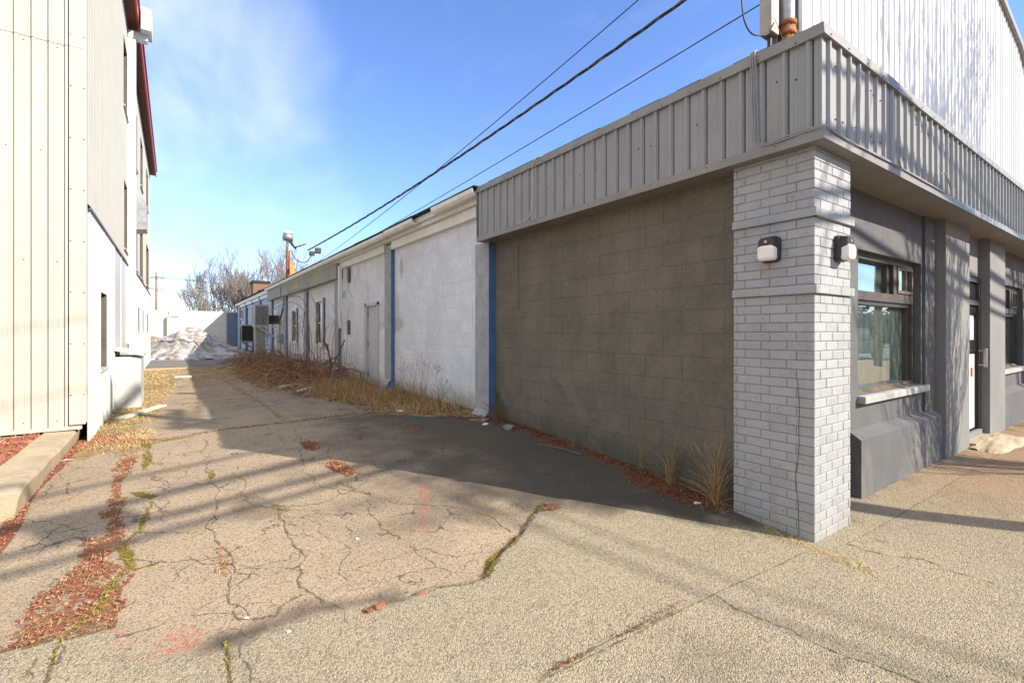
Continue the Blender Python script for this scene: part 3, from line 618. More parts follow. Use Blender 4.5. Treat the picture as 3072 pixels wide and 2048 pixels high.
b.build('bottom_flashing', ['trim', 'screw'], shop)
b = MB()
for y0, y1, z_ in [(2.0, 2.0, 0)]: pass
for yy, zz in [(1.72, 3.42), (1.86, 3.46), (1.99, 3.39), (2.55, 3.38), (3.05, 3.35), (3.2, 3.37), (3.33, 3.36), (3.78, 3.34), (4.05, 3.33), (4.17, 3.33), (4.27, 3.32), (4.62, 3.33), (5.03, 3.32), (5.16, 3.33), (5.25, 3.33), (5.55, 3.33), (5.85, 3.33), (5.98, 3.32), (6.1, 3.31)]:
    r = .009; b.add([(FX-.003, yy+r*math.cos(j*PI/3), zz+r*math.sin(j*PI/3)) for j in range(6)]+[(FX-.012, yy, zz)], [(j, (j+1) % 6, 6) for j in range(6)])
xx = 3.98
while xx < 14:
    for zz in (3.13, 3.5):
        for dx in ((0,) if rnd.random() < .5 else (0, .10, .15)):
            r = .009; X_, Z_ = xx+dx+rnd.uniform(-.02, .02), zz+rnd.uniform(-.02, .02)
            b.add([(X_+r*math.cos(j*PI/3), FY-.003, Z_+r*math.sin(j*PI/3)) for j in range(6)]+[(X_, FY-.012, Z_)], [(j, (j+1) % 6, 6) for j in range(6)])
    xx += .29
tag(b.build('screws', 'screw', shop), kind='stuff')
b = MB(); b.box(FX-.02, 4.02, FY-.02, 6.28, 2.925, 2.94); b.box(4.0, 34, FY-.02, 2.0, 2.926, 2.941); b.build('soffit', 'soffit', shop)
# --- street front
b = MB()
WO = [(5.40, 7.21, .95, 2.36)]
for (a0, a1, z0, z1) in cells(4.40, 7.26, -.1, 2.93, WO): b.box(a0, a1, 1.90, 2.10, z0, z1)
b.box(7.26, 7.66, 1.87, 2.10, -.1, 2.93)
W2 = [(11.0, 12.85, .95, 2.36)]
for (a0, a1, z0, z1) in cells(10.74, 13.0, -.1, 2.93, W2): b.box(a0, a1, 1.90, 2.10, z0, z1)
b.box(13.0, 34, 1.87, 2.10, -.1, 2.93)
b.build('street_wall', 'stucco', shop)
b = MB()
for (x0, x1) in ((7.66, 8.70), (9.79, 10.74)): b.box(x0, x1, 1.78, 2.3, -.1, 2.93)
b.box(8.70, 9.79, 1.90, 2.2, 2.36, 2.93)
b.build('entrance_pier', 'stucco2', shop)
for (x0, x1) in ((5.19, 7.40), (10.745, 12.95)):
    b = MB().prism([(1.80, -.1), (1.80, .555), (1.905, .63), (1.905, -.1)], 'x', x0, x1 if x0 > 8 else 7.60); b.build('plinth', 'stucco', shop)
def shop_window(x0, x1, sx):
    fr = MB(); d0, d1 = 1.965, 2.06
    zt, zb = 2.36, .95
    for (a0, a1, z0, z1) in cells(x0, x1, zb, zt, [(x0+.05, sx-.05, 1.975, zt-.06), (sx+.04, x1-.05, 1.985, zt-.06), (x0+.05, x1-.07, zb+.04, 1.885)]): fr.box(a0, a1, d0, d1, z0, z1)
    win = fr.build('window', 'darkwood', shop)
    MB().box(x0+.045, sx-.045, 2.045, 2.052, 1.97, zt-.055).build('pane', 'glass', win)
    MB().box(x0+.045, x1-.065, 2.045, 2.052, zb+.03, 1.89).build('pane', 'glass', win)
    s_ = MB(); a, c = sx+.055, x1-.065; mid = (a+c)/2+.02
    for (p, q_, z0, z1) in cells(a, c, 1.995, zt-.07, [(a+.035, mid-.02, 2.03, zt-.10), (mid+.02, c-.03, 2.03, zt-.10)]): s_.box(p, q_, 1.955, 2.0, z0, z1)
    s = s_.build('sash', 'wood', win); MB().box(a+.03, mid-.015, 1.975, 1.98, 2.025, zt-.095).build('pane', 'glass', win); MB().box(mid+.015, c-.025, 1.985, 1.99, 2.025, zt-.095).build('pane', 'darkglass', win)
    bz = MB()
    bz.box(x1-.115, x1-.072, 2.0, 2.044, zb+.04, 1.885); bz.box(sx-.14, sx-.052, 2.0, 2.044, 1.976, zt-.06); bz.box(x0+.05, x1-.07, 1.99, 2.044, 1.84, 1.884)
    bz.build('inner_frame', 'bronze', win)
    MB().box(x0-.02, x1+.06, 1.83, 1.964, .870, .940).build('sill', 'sill', win, bevel=.006)
    wd = MB()
    for i in range(5): wd.box(x0+.02, x1-.03-i*.05, 1.935-.0+i*.012, 1.964, .947+i*.008, .954+i*.008)
    wd.build('bottom_rail', 'wood', win)
    inn = MB(); inn.box(x0-.3, x1+.4, 3.4, 3.5, .7, 2.9); inn.box(x0-.35, x0-.3, 2.11, 3.4, .7, 2.9); inn.box(x1+.4, x1+.45, 2.11, 3.4, .7, 2.9); inn.box(x0-.3, x1+.4, 2.11, 3.4, 2.8, 2.9)
    inn.build('interior', 'dark', win)
    MB().box(x0-.3, x1+.4, 2.11, 3.4, .88, .93).build('display_shelf', 'curtain', win)
    MB().box(x1-.42, x1-.2, 2.09, 2.12, .95, 1.95).build('curtain', 'curtain', win)
shop_window(5.40, 7.21, 6.60); shop_window(11.0, 12.85, 12.25)
# --- entrance door
b = MB()
for (a0, a1, z0, z1) in cells(8.70, 9.785, .02, 2.34, [(8.82, 9.70, .10, 1.95), (8.82, 9.70, 2.02, 2.28)]): b.box(a0, a1, 1.88, 1.96, z0, z1)
dr = b.build('door', 'bronze', shop)
MB().box(8.82, 9.70, 1.915, 1.925, .10, 1.95).build('pane', 'darkglass', dr); MB().box(8.82, 9.70, 1.915, 1.925, 2.02, 2.28).build('pane', 'darkglass', dr)
MB().box(9.30, 9.56, 1.905, 1.912, .18, 1.24).build('white_panel', 'white_clean', dr)
MB().box(9.33, 9.52, 1.905, 1.912, 1.45, 1.80).build('paper_notice', 'white_clean', dr)
MB().box(9.36, 9.44, 1.896, 1.903, .92, 1.05).build('red_sticker', 'red', dr)
b = MB(); b.box(9.66, 9.70, 1.79, 1.83, 1.05, 1.32); b.box(9.665, 9.695, 1.83, 1.885, 1.07, 1.09); b.box(9.665, 9.695, 1.83, 1.885, 1.28, 1.30); b.build('handle', 'galv', dr, bevel=.006)
MB().box(8.72, 9.77, 1.855, 1.9, .02, .14).build('kick_plate', 'stucco2', dr)
# --- roof
b = MB()
b.box(3.86, 34, 1.7, 6.3, 3.55, 3.70); b.box(4.0, 30, 6.3, 43, 3.55, 3.70); b.build('roof', 'roofing', shop)
b = MB()
y = 1.9
while y < 6.25:
    L = rnd.uniform(.15, .45); hh = rnd.uniform(.002, .014)
    b.box(FX+.0+rnd.uniform(-.01, .01), FX+.12, y, min(y+L, 6.28), 3.7485, 3.756+hh); y += L
b.build('roof_felt_edge', 'roofing', shop)
# ================= rear wing =================
def pz_(y): return 3.62
DOOR = (11.36, 12.24, .18, 2.25)
RW = [DOOR, (16.62, 17.5, 1.17, 2.6), (20.78, 21.6, 1.2, 2.45), (28.35, 29.1, 1.25, 1.8), (36.3, 37.6, .2, 3.2), (39.2, 40.2, 2.6, 3.2)]
b = MB()
for (a0, a1, z0, z1) in cells(6.30, 26.2, -.1, 3.56, RW): b.box(4.02, 4.25, a0, a1, z0, z1)
b.build('rear_block_wall', 'rear', shop)
b = MB()
for (a0, a1, z0, z1) in cells(26.2, 42.6, -.1, 3.56, RW): b.box(4.02, 4.25, a0, a1, z0, z1)
b.build('far_block_wall', 'rear_blue', shop)
PIL = [6.19, 10.30, 14.50, 18.68, 22.62, 26.24, 30.31, 33.48, 36.9, 40.54]
for i, y in enumerate(PIL):
    w_ = .40 if i < 5 else .35
    b = MB(); zt = 3.45 if i not in (2, 3, 4) else 3.12
    if i == 0: zt = 2.93
    if i == 2: zt = 3.5
    x0 = 3.90 if i == 0 else 3.935
    rgh = MB(); n = 14
    b.k = 0; b.box(x0, 4.03, y, y+w_, -.1, zt)
    # the blue painted flank that faces the street
    b.k = 1; b.box(x0+.002, 4.02, y-.004, y-.0005, -.1, zt)
    # sloping buttress foot
    if i not in (4, 5):
        b.k = 0; f = .26 if i else .17; hgt = .50 if i else .34; g = .1
        b.prism([(x0-f, g), (x0-f*.86, g+.10), (x0-f*.12, hgt), (x0, hgt+.02), (x0, g)], 'y', y+.001, y+w_-.001)
        b.k = 1; b.prism([(x0-f+.004, g), (x0-f*.86+.004, g+.10), (x0-f*.12, hgt-.01), (x0, hgt), (x0, g)], 'y', y-.004, y-.0005)
    b.build('pilaster', ['pilaster', 'blue' if i < 2 else 'blue2'], shop)
# white frieze boards, gutter, roof edge
b = MB()
for y0, y1 in ((6.62, 10.28), (10.73, 14.32), (26.9, 30.2), (30.8, 33.4), (33.9, 36.8), (37.4, 40.4)):
    b = MB(); b.box(3.93, 4.018, y0, y1, 3.39, 3.56); b.build('frieze_board', 'white', shop)
b = MB()
b.box(3.80, 4.02, 6.29, 26.9, 3.64, 3.74); b.box(3.86, 4.05, 6.29, 26.9, 3.565, 3.638); b.box(3.83, 4.02, 26.9, 42.6, 3.565, 3.74)
b.build('eave_board', 'white', shop)
b = MB(); prof = [(3.80, 3.63), (3.72, 3.63), (3.685, 3.67), (3.68, 3.735), (3.70, 3.735), (3.715, 3.68), (3.80, 3.66)]
for y0, y1, dz in ((6.32, 7.75, 0), (8.6, 10.1, -.015), (10.15, 13.0, -.03), (13.05, 22.4, -.02), (22.5, 26.8, -.02)):
    b = MB(); b.prism([(p, q_+dz) for p, q_ in prof], 'y', y0, y1); b.build('gutter', 'white', shop)
b = MB(); y = 6.29
while y < 42.4:
    L = rnd.uniform(.3, .9); e = rnd.uniform(-.008, .008); b.box(3.70+e, 4.2, y, min(y+L, 42.6)+.01, 3.752, 3.768+rnd.uniform(0, .008)); y += L
b.build('roof_edge', 'roofing', shop)
b = MB(); b.box(3.82, 4.019, 14.34, 22.98, 3.12, 3.563); b.box(3.80, 4.019, 23.08, 26.8, 3.14, 3.563); b.build('lintel_band', 'lintel', shop)
# side door
b = MB()
b.box(4.00, 4.06, 11.30, 11.40, .18, 2.29); b.box(4.00, 4.06, 12.20, 12.30, .18, 2.29); b.box(4.00, 4.06, 11.30, 12.30, 2.22, 2.30)
dr = MB().box(4.06, 4.09, 11.38, 12.22, .22, 2.23).build('side_door', 'doorpaint', shop)
b.build('door_frame', 'doorpaint', dr)
k = MB(); k.tube([(4.06, 11.47, 1.10), (4.02, 11.47, 1.10)], .028, 10); k.tube([(4.06, 11.47, 1.10), (4.05, 11.47, 1.10)], .04, 10); k.build('door_knob', 'galv', dr, smooth=True)
for z_ in (.45, 1.2, 1.95): MB().box(4.045, 4.062, 12.175, 12.205, z_, z_+.12).build('hinge', 'screw', dr)
MB().box(3.92, 4.06, 11.28, 12.32, .14, .20).build('threshold', 'white', dr)
MB().box(4.00, 4.019, 12.302, 12.32, .2, 2.3).build('door_side_trim', 'blue', dr)
def rear_window(y0, y1, z0, z1):
    f = MB()
    for (a0, a1, c0, c1) in cells(y0-.06, y1+.06, z0-.06, z1+.05, [(y0, y1, z0, z1)]): f.box(3.985, 4.08, a0, a1, c0, c1)
    win = f.build('window', 'white', shop)
    m = (z0+z1)/2
    s = MB()
    for (a0, a1, c0, c1) in cells(y0, y1, z0, z1, [(y0+.05, y1-.05, z0+.05, m-.02), (y0+.05, y1-.05, m+.02, z1-.05)]): s.box(4.055, 4.085, a0, a1, c0, c1)
    s.build('sash', 'white', win); MB().box(4.07, 4.075, y0+.04, y1-.04, z0+.04, z1-.04).build('pane', 'darkglass', win)
    MB().box(3.94, 4.0, y0-.09, y1+.08, z0-.11, z0-.061).build('sill', 'rear', win)
    g = MB(); g.box(3.985, 3.99, y0-.30, y0-.1, z0-.05, z1+.10); g.build('blue_side_board', 'blue', win)
rear_window(16.62, 17.5, 1.17, 2.6); rear_window(20.78, 21.6, 1.2, 2.45); rear_window(28.35, 29.1, 1.25, 1.8); rear_window(39.2, 40.2, 2.6, 3.2)
MB().box(4.15, 4.2, 36.3, 37.6, .2, 3.2).build('back_door', 'wood', shop)
MB().box(4.02, 30, 42.55, 42.7, -.1, 3.56).build('end_wall', 'rear', shop)
MB().box(3.03, 3.42, 24.6, 25.2, .1, 1.80).build('block_pier', 'lintel', shop)
b = MB(); P = jag([(12.83, 3.38), (12.87, 2.98)], 4, .1)+jag([(12.87, 2.98), (12.1, 2.79), (12.1, 2.33)], 4, .06)
for p, q_ in zip(P[:-1], P[1:]): b.add([(4.016, p.x-.008, p.y), (4.016, p.x+.008, p.y), (4.016, q_.x+.008, q_.y), (4.016, q_.x-.008, q_.y)], [(0, 1, 2, 3)])
b.build('wall_crack', 'crackdark', shop)
# downpipe stub and boxes on the wall
b = MB(); b.box(3.79, 3.87, 13.90, 13.99, 1.78, 3.42); b.box(3.80, 3.86, 13.89, 14.0, 1.68, 1.78); b.build('downpipe', 'white', shop)
for a_ in ((3.96, 4.018, 13.55, 13.7, 2.95, 3.35), (3.96, 4.018, 13.6, 13.72, 1.5, 1.9)): MB().box(*a_).build('pipe_bracket', 'screw', shop)
b = MB(); b.tube([(3.87, 6.63, 2.07), (3.865, 6.63, 1.85), (3.87, 6.63, 1.6)], .010, 6); b.build('white_conduit', 'white', shop)

# ---- wall lamps
def lamp_mesh(axis, c):
    """rounded square bulkhead lamp, outward -x (axis x) or -y (axis y)"""
    def ring(w_, h_, r, d, z0=0., n=5):
        pts = []
        for (sx_, sz_, a0) in ((1, 1, 0), (-1, 1, PI/2), (-1, -1, PI), (1, -1, 1.5*PI)):
            for i in range(n+1):
                a = a0+i*PI/2/n; pts.append((sx_*(w_/2-r)+r*math.cos(a), sz_*(h_/2-r)+r*math.sin(a)+z0, d))
        return pts
    def loft(rings, mb):
        vs = [p for r in rings for p in r]; m = len(rings[0]); fs = []
        for k in range(len(rings)-1):
            for i in range(m): fs.append((k*m+i, k*m+(i+1) % m, (k+1)*m+(i+1) % m, (k+1)*m+i))
        fs.append(tuple(range((len(rings)-1)*m, len(rings)*m)))
        mb.add([(c[0]-p[2], c[1]+p[0], c[2]+p[1]) if axis == 'x' else (c[0]+p[0], c[1]-p[2], c[2]+p[1]) for p in vs], fs)
    h = MB(); loft([ring(.146, .202, .035, -.005), ring(.146, .202, .035, .03), ring(.137, .193, .035, .036), ring(.129, .18, .035, .075), ring(.120, .17, .03, .088)], h)
    l = MB(); loft([ring(.134, .120, .03, .04, -.032), ring(.134, .120, .03, .080, -.032), ring(.124, .109, .028, .098, -.032), ring(.10, .08, .02, .106, -.032)], l)
    s = MB(); loft([ring(.022, .022, .0105, .085, .055), ring(.022, .022, .0105, .094, .055)], s)
    return h, l, s
for axis, c, lab in (('x', (3.848, 1.94, 2.20), 'black wall lamp with frosted lens on the shaded alley side of the brick pillar'), ('y', (4.24, 1.628, 2.20), 'black wall lamp with frosted lens on the sunlit street side of the brick pillar')):
    t = thing('wall_lamp', c, lab, 'wall lamp', 'wall lamps on the brick pillar')
    h, l, s = lamp_mesh(axis, c)
    h.build('housing', 'black', t, smooth=False); l.build('lens', 'lens', t); s.build('sensor', 'galv', t)

# ---- cables on the fascia
def solo(mb, name, mat, label, cat, group=None, smooth=True):
    o = mb.build(name, mat, None, smooth=smooth); n = len(mb.v); c = (sum(v[0] for v in mb.v)/n, sum(v[1] for v in mb.v)/n, min(v[2] for v in mb.v))
    center(o, c); return tag(o, label, cat, group)
def smooth_path(P, n=6):
    P = [Vector(p) for p in P]; out = []
    for i in range(len(P)-1):
        p0, p1, p2, p3 = P[max(i-1, 0)], P[i], P[i+1], P[min(i+2, len(P)-1)]
        for j in range(n):
            t = j/n; out.append(.5*((2*p1)+(p2-p0)*t+(2*p0-5*p1+4*p2-p3)*t*t+(3*p1-p0-3*p2+p3)*t**3))
    return out+[P[-1]]
b = MB()
for o_ in (0, .03, .055):
    P = [(4.6+o_, 2.35, 3.80), (4.0, 2.1+o_, 3.80), (3.80, 2.03+o_*.6, 3.79), (3.725, 2.01+o_*.6, 3.72), (3.735, 2.0+o_*.7, 3.55), (3.735, 1.99+o_*.7, 3.2), (3.735, 1.98+o_*.5, 3.04+o_*.4)]
    if o_ < .05: P += [(3.735, 1.94, 2.995+o_*.4), (3.73, 1.80, 2.99+o_*.6), (3.73, 1.65, 3.0+o_*.5), (3.735, 1.53, 2.998+o_*.3), (3.76, 1.515, 3.0), (3.9, 1.51, 2.985+o_*.4), (4.2, 1.51, 2.98), (4.76, 1.51, 2.985+o_*.4), (5.2, 1.51, 2.99), (5.67, 1.51, 2.985+o_*.3), (6.5, 1.51, 2.98)]
    b.tube(smooth_path(P, 5), .0055, 6)
solo(b, 'cable', 'greycable', 'thin grey cables looped over the fascia top and round its bottom corner', 'cable')
b = MB(); b.tube(smooth_path([(3.80, 4.70, 3.765), (3.725, 4.80, 3.74), (3.735, 4.88, 3.66), (3.74, 4.89, 3.3), (3.74, 4.93, 3.08), (3.735, 5.05, 3.01), (3.735, 5.2, 3.0)], 5), .005, 6)
solo(b, 'cable', 'whitecable', 'thin white cord hanging down the ribbed fascia by the rear wing', 'cable')
b = MB(); b.tube(smooth_path([(5.15, 1.50, 3.16), (5.17, 1.50, 3.10), (5.14, 1.50, 3.04), (5.18, 1.50, 2.98)], 5), .006, 6); solo(b, 'wire_hook', 'greycable', 'short wavy grey wire stub at the bottom of the sunlit street fascia', 'wire')
b = MB(); b.tube(smooth_path([(6.28, 1.50, 3.13), (6.36, 1.49, 3.16), (6.5, 1.49, 3.10), (6.58, 1.49, 3.04)], 5), .007, 6)
solo(b, 'wire_hook', 'greycable', 'bent grey hook of wire sticking out of the sunlit street fascia further right', 'wire')
b = MB(); b.tube(smooth_path([(4.0, 13.78, 3.38), (4.0, 13.75, 3.0), (4.0, 13.6, 2.65), (4.0, 13.2, 2.5)], 5), .008, 5)
solo(b, 'cable', 'whitecable', 'slack white cord curling down the rear wall by the downpipe', 'cable')
# ---- A/C condensers and the clutter round them
def condenser(x0, x1, y0, y1, z0, z1, lab, body, gr, brk):
    t = thing('air_conditioner', ((x0+x1)/2, (y0+y1)/2, z0), lab, 'air conditioner')
    c = MB(); 
    for (xa, xb, ya, yb) in ((x0, x0+.03, y0, y0+.03), (x1-.03, x1, y0, y0+.03), (x0, x0+.03, y1-.03, y1), (x1-.03, x1, y1-.03, y1)): c.box(xa, xb, ya, yb, z0, z1)
    c.box(x0-.01, x1+.01, y0-.01, y1+.01, z1-.05, z1+.01); c.box(x0-.01, x1+.01, y0-.01, y1+.01, z0, z0+.05)
    c.build('casing', body, t)
    MB().box(x0+.05, x1-.05, y0+.05, y1-.05, z0+.05, z1-.05).build('coil', 'dark', t)
    g = MB(); n = 11
    for i in range(n): a = x0+.04+(x1-x0-.08)*i/(n-1); g.box(a-.012, a+.012, y0+.004, y0+.016, z0+.05, z1-.05)
    for i in range(n): a = y0+.04+(y1-y0-.08)*i/(n-1); g.box(x0+.004, x0+.016, a-.012, a+.012, z0+.05, z1-.05)
    g.build('grille', gr, t)
    k = MB()
    for y_ in (y0+.05, y1-.1):
        k.box(x0-.02, 4.02, y_, y_+.04, z0-.05, z0-.002); k.tube([(x0+.12, y_+.02, z0-.04), (4.0, y_+.02, z0-.62)], .02, 6)
    k.build('bracket', brk, t)
condenser(2.95, 3.52, 24.3, 25.0, 1.86, 2.80, 'grey slatted air conditioner on a white bracket, the nearer and higher unit', 'tanbox', 'galv', 'white')
condenser(3.0, 3.6, 30.0, 30.8, 1.05, 1.98, 'dark-grilled tan air conditioner low on the far rear wall', 'tanbox', 'bronze', 'galv')
b = MB(); b.box(3.55, 3.95, 24.35, 24.9, 1.95, 2.35); solo(b, 'fan_box', 'dark', 'black fan box between the grey air conditioner and the wall', 'fan box', smooth=False)
b = MB(); b.tube(smooth_path([(3.96, 23.4, 2.65), (3.9, 23.45, 2.3), (3.85, 23.6, 2.12), (3.75, 24.0, 2.0), (3.7, 24.3, 1.98)], 5), .035, 7)
solo(b, 'refrigerant_hose', 'rubber', 'thick black hose curving from the wall to the air conditioner', 'hose')
t = thing('electric_meter', (3.95, 23.2, 2.6), 'small beige electric meter box under the concrete band', 'meter')
b = MB(); b.box(3.86, 4.018, 22.95, 23.25, 2.62, 3.02); b.build('box', 'tanbox', t); b = MB(); b.tube([(3.95, 23.1, 2.62), (3.95, 23.12, 1.2)], .02, 6); b.tube([(3.95, 23.15, 3.0), (3.93, 23.2, 3.55)], .02, 6); b.build('conduit', 'galv', t)
t = thing('gas_meter', (3.9, 24.0, 1.0), 'weathered gas meter low on the wall behind the brambles', 'meter')
b = MB(); b.box(3.78, 4.0, 23.5, 23.85, 1.1, 1.5); b.build('body', 'galv', t, bevel=.02); b = MB(); b.tube([(3.9, 23.6, 1.1), (3.9, 23.6, .3)], .025, 6); b.tube([(3.9, 23.75, 1.5), (3.95, 23.75, 1.9)], .02, 6); b.build('pipe', 'galv', t)
# ---- service mast
t = thing('service_mast', (4.25, 23.9, 3.7), 'rusty orange service mast with a white top rising over the rear roof', 'service mast')
b = MB(); b.tube([(4.25, 23.9, 3.6), (4.25, 23.9, 5.3)], .085, 10); b.build('pipe', 'rust', t, smooth=True)
b = MB(); b.tube([(4.25, 23.9, 5.25), (4.25, 23.9, 5.95)], .09, 10); b.build('sleeve', 'white', t, smooth=True)
b = MB(); b.tube([(4.25, 23.9, 5.75), (4.25, 23.9, 5.95), (4.25, 23.9, 6.08)], [.22, .24, .16], 10); b.build('weather_head', 'galv', t, smooth=True)
b = MB(); b.box(4.06, 4.44, 23.7, 24.1, 6.05, 6.14); b.build('snow_cap', 'white_clean', t, bevel=.03)
b = MB()
for i in range(4): b.tube(smooth_path([(4.2+.05*i, 23.75, 5.8), (4.3+.05*i, 23.3, 5.45-.05*i), (4.45, 23.0, 5.35), (4.75, 22.6, 5.45)], 5), .022, 5)
b.tube(smooth_path([(4.35, 23.8, 5.3), (4.55, 23.4, 4.8), (4.9, 23.2, 4.75), (5.1, 23.0, 5.1)], 6), .02, 5); b.build('drip_loop', 'rubber', t)
b = MB(); b.box(4.95, 5.15, 22.7, 22.95, 5.0, 5.18); b.box(5.2, 5.42, 22.7, 22.95, 5.12, 5.36); b.build('insulator_clamp', 'rubber', t)
# ---- tall white building behind the fascia
TY = 3.0
tall = thing('metal_clad_building', (6.7, TY, 3.7), 'tall bright white ribbed metal building rising behind the shop fascia', 'building')
roofpts = [(6.69, 6.3), (8.6, 8.3), (11.5, 10.8), (14.3, 10.9), (17.37, 10.1), (19.6, 9.68), (20.5, 9.24), (22.2, 8.0), (25, 5.5)]
rx = [p[0] for p in roofpts]; rz = [p[1] for p in roofpts]
b = MB(); pr = []; pit = .25
x = 6.75
while x < 25:
    for dx, h in ((0, 0), (.012, .02), (.032, .02), (.046, 0), (.125, 0), (.13, .004), (.135, 0)): pr.append((x+dx, h))
    x += pit
vs = []
for (a, h) in pr: vs += [(a, TY-h, 3.6), (a, TY-h, float(np.interp(a, rx, rz)))]
b.add(vs, [(2*i, 2*i+2, 2*i+3, 2*i+1) for i in range(len(pr)-1)]); b.build('front_siding', 'tallwhite', tall)
b = MB(); b.add([(6.69, TY+.01, 3.6), (6.69, TY+.36, 3.6), (6.69, TY+.36, 6.3), (6.69, TY+.01, 6.3)], [(0, 1, 2, 3)])
b.add([(x_, TY+.30, z_) for x_, z_ in [(6.69, 3.6)]+roofpts+[(25, 3.6)]], [tuple(range(len(roofpts)+2))])
b.build('side_panel', 'trim', tall)
b = MB(); b.box(6.68, 6.76, TY-.03, TY+.02, 3.6, 6.32); b.build('corner_trim', 'white_clean', tall)
b = MB()
for (p, q_) in zip(roofpts[:-1], roofpts[1:]): b.add([(p[0], TY-.10, p[1]-.05), (q_[0], TY-.10, q_[1]-.05), (q_[0], TY+.4, q_[1]-.05), (p[0], TY+.4, p[1]-.05), (p[0], TY-.10, p[1]+.12), (q_[0], TY-.10, q_[1]+.12), (q_[0], TY+.4, q_[1]+.12), (p[0], TY+.4, p[1]+.12)], [(0, 1, 5, 4), (4, 5, 6, 7), (0, 3, 2, 1), (2, 3, 7, 6)])
b.build('roof_trim', 'trim', tall)
t = thing('conduit_riser', (6.60, 3.1, 3.7), 'galvanised conduit with a rusty collar at the corner of the white building', 'conduit')
b = MB(); b.tube([(6.60, 3.12, 3.85), (6.60, 3.12, 7.2)], .085, 14); b.build('pipe', 'galv', t, smooth=True)
b = MB(); b.tube([(6.60, 3.12, 3.7), (6.60, 3.12, 5.60)], .10, 14); b.tube([(6.60, 3.12, 5.42), (6.60, 3.12, 5.48)], .112, 14); b.tube([(6.60, 3.12, 5.55), (6.60, 3.12, 5.62)], .108, 14); b.build('collar', 'rust', t, smooth=True)
t = thing('junction_box', (6.42, 3.2, 5.3), 'tan electrical box fixed beside the conduit above the shop roof', 'electrical box')
b = MB(); b.box(6.27, 6.46, 3.16, 3.32, 5.42, 5.90); b.build('case', 'tanbox', t, bevel=.01)
b = MB(); b.tube([(6.38, 3.24, 5.42), (6.38, 3.24, 4.6), (6.1, 3.0, 3.95), (5.6, 2.6, 3.75), (4.6, 2.36, 3.74)], .03, 7); b.build('cable_drop', 'rubber', t)
MB().box(6.46, 6.56, 3.20, 3.30, 3.7, 6.3).build('backing_plate', 'trim', t)

# ================= left warehouse =================
wh = thing('warehouse', (-2, 7.9, .1), 'tall cream and white metal clad warehouse on the left of the alley', 'building')
LX, LY = -.89, 7.84
b = MB(); 
pr = []; x = -14.0
while x < -1.04:
    for dx, h in ((0, 0), (.004, .022), (.026, .022), (.030, 0), (.045, 0), (.05, .003), (.055, 0), (.085, 0), (.09, .003), (.095, 0)): pr.append((x+dx, h))
    x += .1445
off = -1.075-(.1445*math.floor((-1.075+14)/.1445)-14.0)
pr = [(a+off, h) for a, h in pr if a+off < -1.03]
for z0, z1, e in ((.42, 5.02, 0.), (5.0, 11.5, .006)):
    vs = []
    for a, h in pr: vs += [(a, LY-h-e, z0), (a, LY-h-e, z1)]
    b.add(vs, [(2*i, 2*i+2, 2*i+3, 2*i+1) for i in range(len(pr)-1)])
b.build('front_siding', 'cream', wh)
b = MB(); b.box(-1.035, LX+.005, LY-.032, LY-.004, .44, 5.02); b.box(-1.035, LX+.005, LY-.036, LY-.004, 5.0, 11.5); b.box(LX-.01, LX+.012, LY-.03, LY+.10, .46, 11.5)
for z_ in np.arange(.8, 9, .62):
    for x_ in (-1.02, -.90):
        r = .008; b.add([(x_+r*math.cos(j*PI/3), LY-.037, z_+r*math.sin(j*PI/3)) for j in range(6)]+[(x_, LY-.044, z_)], [(j, (j+1) % 6, 6) for j in range(6)], 1)
b.build('corner_trim', ['cream', 'screw'], wh)
b = MB()
for i in range(90):
    x_ = -1.05-i*.1445
    for z_ in (.5, 2.4, 3.7, 4.95):
        if (i+int(z_)) % 2: r = .008; b.add([(x_+.05+r*math.cos(j*PI/3), LY-.001, z_+r*math.sin(j*PI/3)) for j in range(6)]+[(x_+.05, LY-.009, z_)], [(j, (j+1) % 6, 6) for j in range(6)])
tag(b.build('screws', 'screw', wh), kind='stuff')
MB().box(-14, -.92, LY-.05, LY+.02, .385, .425).build('base_flashing', 'cream', wh)
MB().box(-14, -.98, LY+.12, LY+.3, -.1, .40).build('foundation', 'dark', wh)
MB().box(-14, -1.35, LY-.03, LY+.11, -.1, .36).build('base_board', 'offwhite', wh)
UPW = [(13.0, 13.95, 6.35, 7.8), (13.1, 13.95, 3.35, 4.8)]
SKW = [(9.05, 9.85, 1.02, 2.14)]
b = MB()
for (a0, a1, z0, z1) in cells(LY+.08, 14.3, 3.14, 8.6, UPW): ribbed(b, 'x', LX, 1, a0, a1, z0, z1, .15, .022, .075, .035, 7.98)
b.build('upper_side_siding', 'offwhite', wh)
b = MB()
for (a0, a1, z0, z1) in cells(LY+.06, 11.0, -.05, 3.1, SKW): ribbed(b, 'x', LX+.01, 1, a0, a1, z0, z1, .15, .022, .075, .035, 7.98)
b.box(LX-.05, LX+.02, 11.0, 14.3, -.05, 3.09); b.box(LX+.02, LX+.035, 11.0, 11.04, -.05, 3.09); b.box(LX+.02, LX+.032, 12.3, 12.34, -.05, 3.09)
b.build('skirt_siding', 'whitesid', wh)
b = MB(); b.add([(LX-.0, LY+.06, 3.16), (LX+.05, LY+.06, 3.10), (LX+.05, 14.4, 3.10), (LX, 14.4, 3.16)], [(0, 1, 2, 3)]); b.box(LX+.03, LX+.05, LY+.06, 14.4, 3.075, 3.10); b.build('skirt_cap', 'screw', wh)
b = MB()
FW = [(16.55, 17.4, 6.1, 7.65), (19.35, 20.4, 6.25, 7.75), (23.3, 24.5, 6.4, 7.85), (16.55, 17.5, 3.3, 4.7), (19.2, 20.5, 3.3, 4.85), (23.3, 25.0, 3.4, 4.95)]
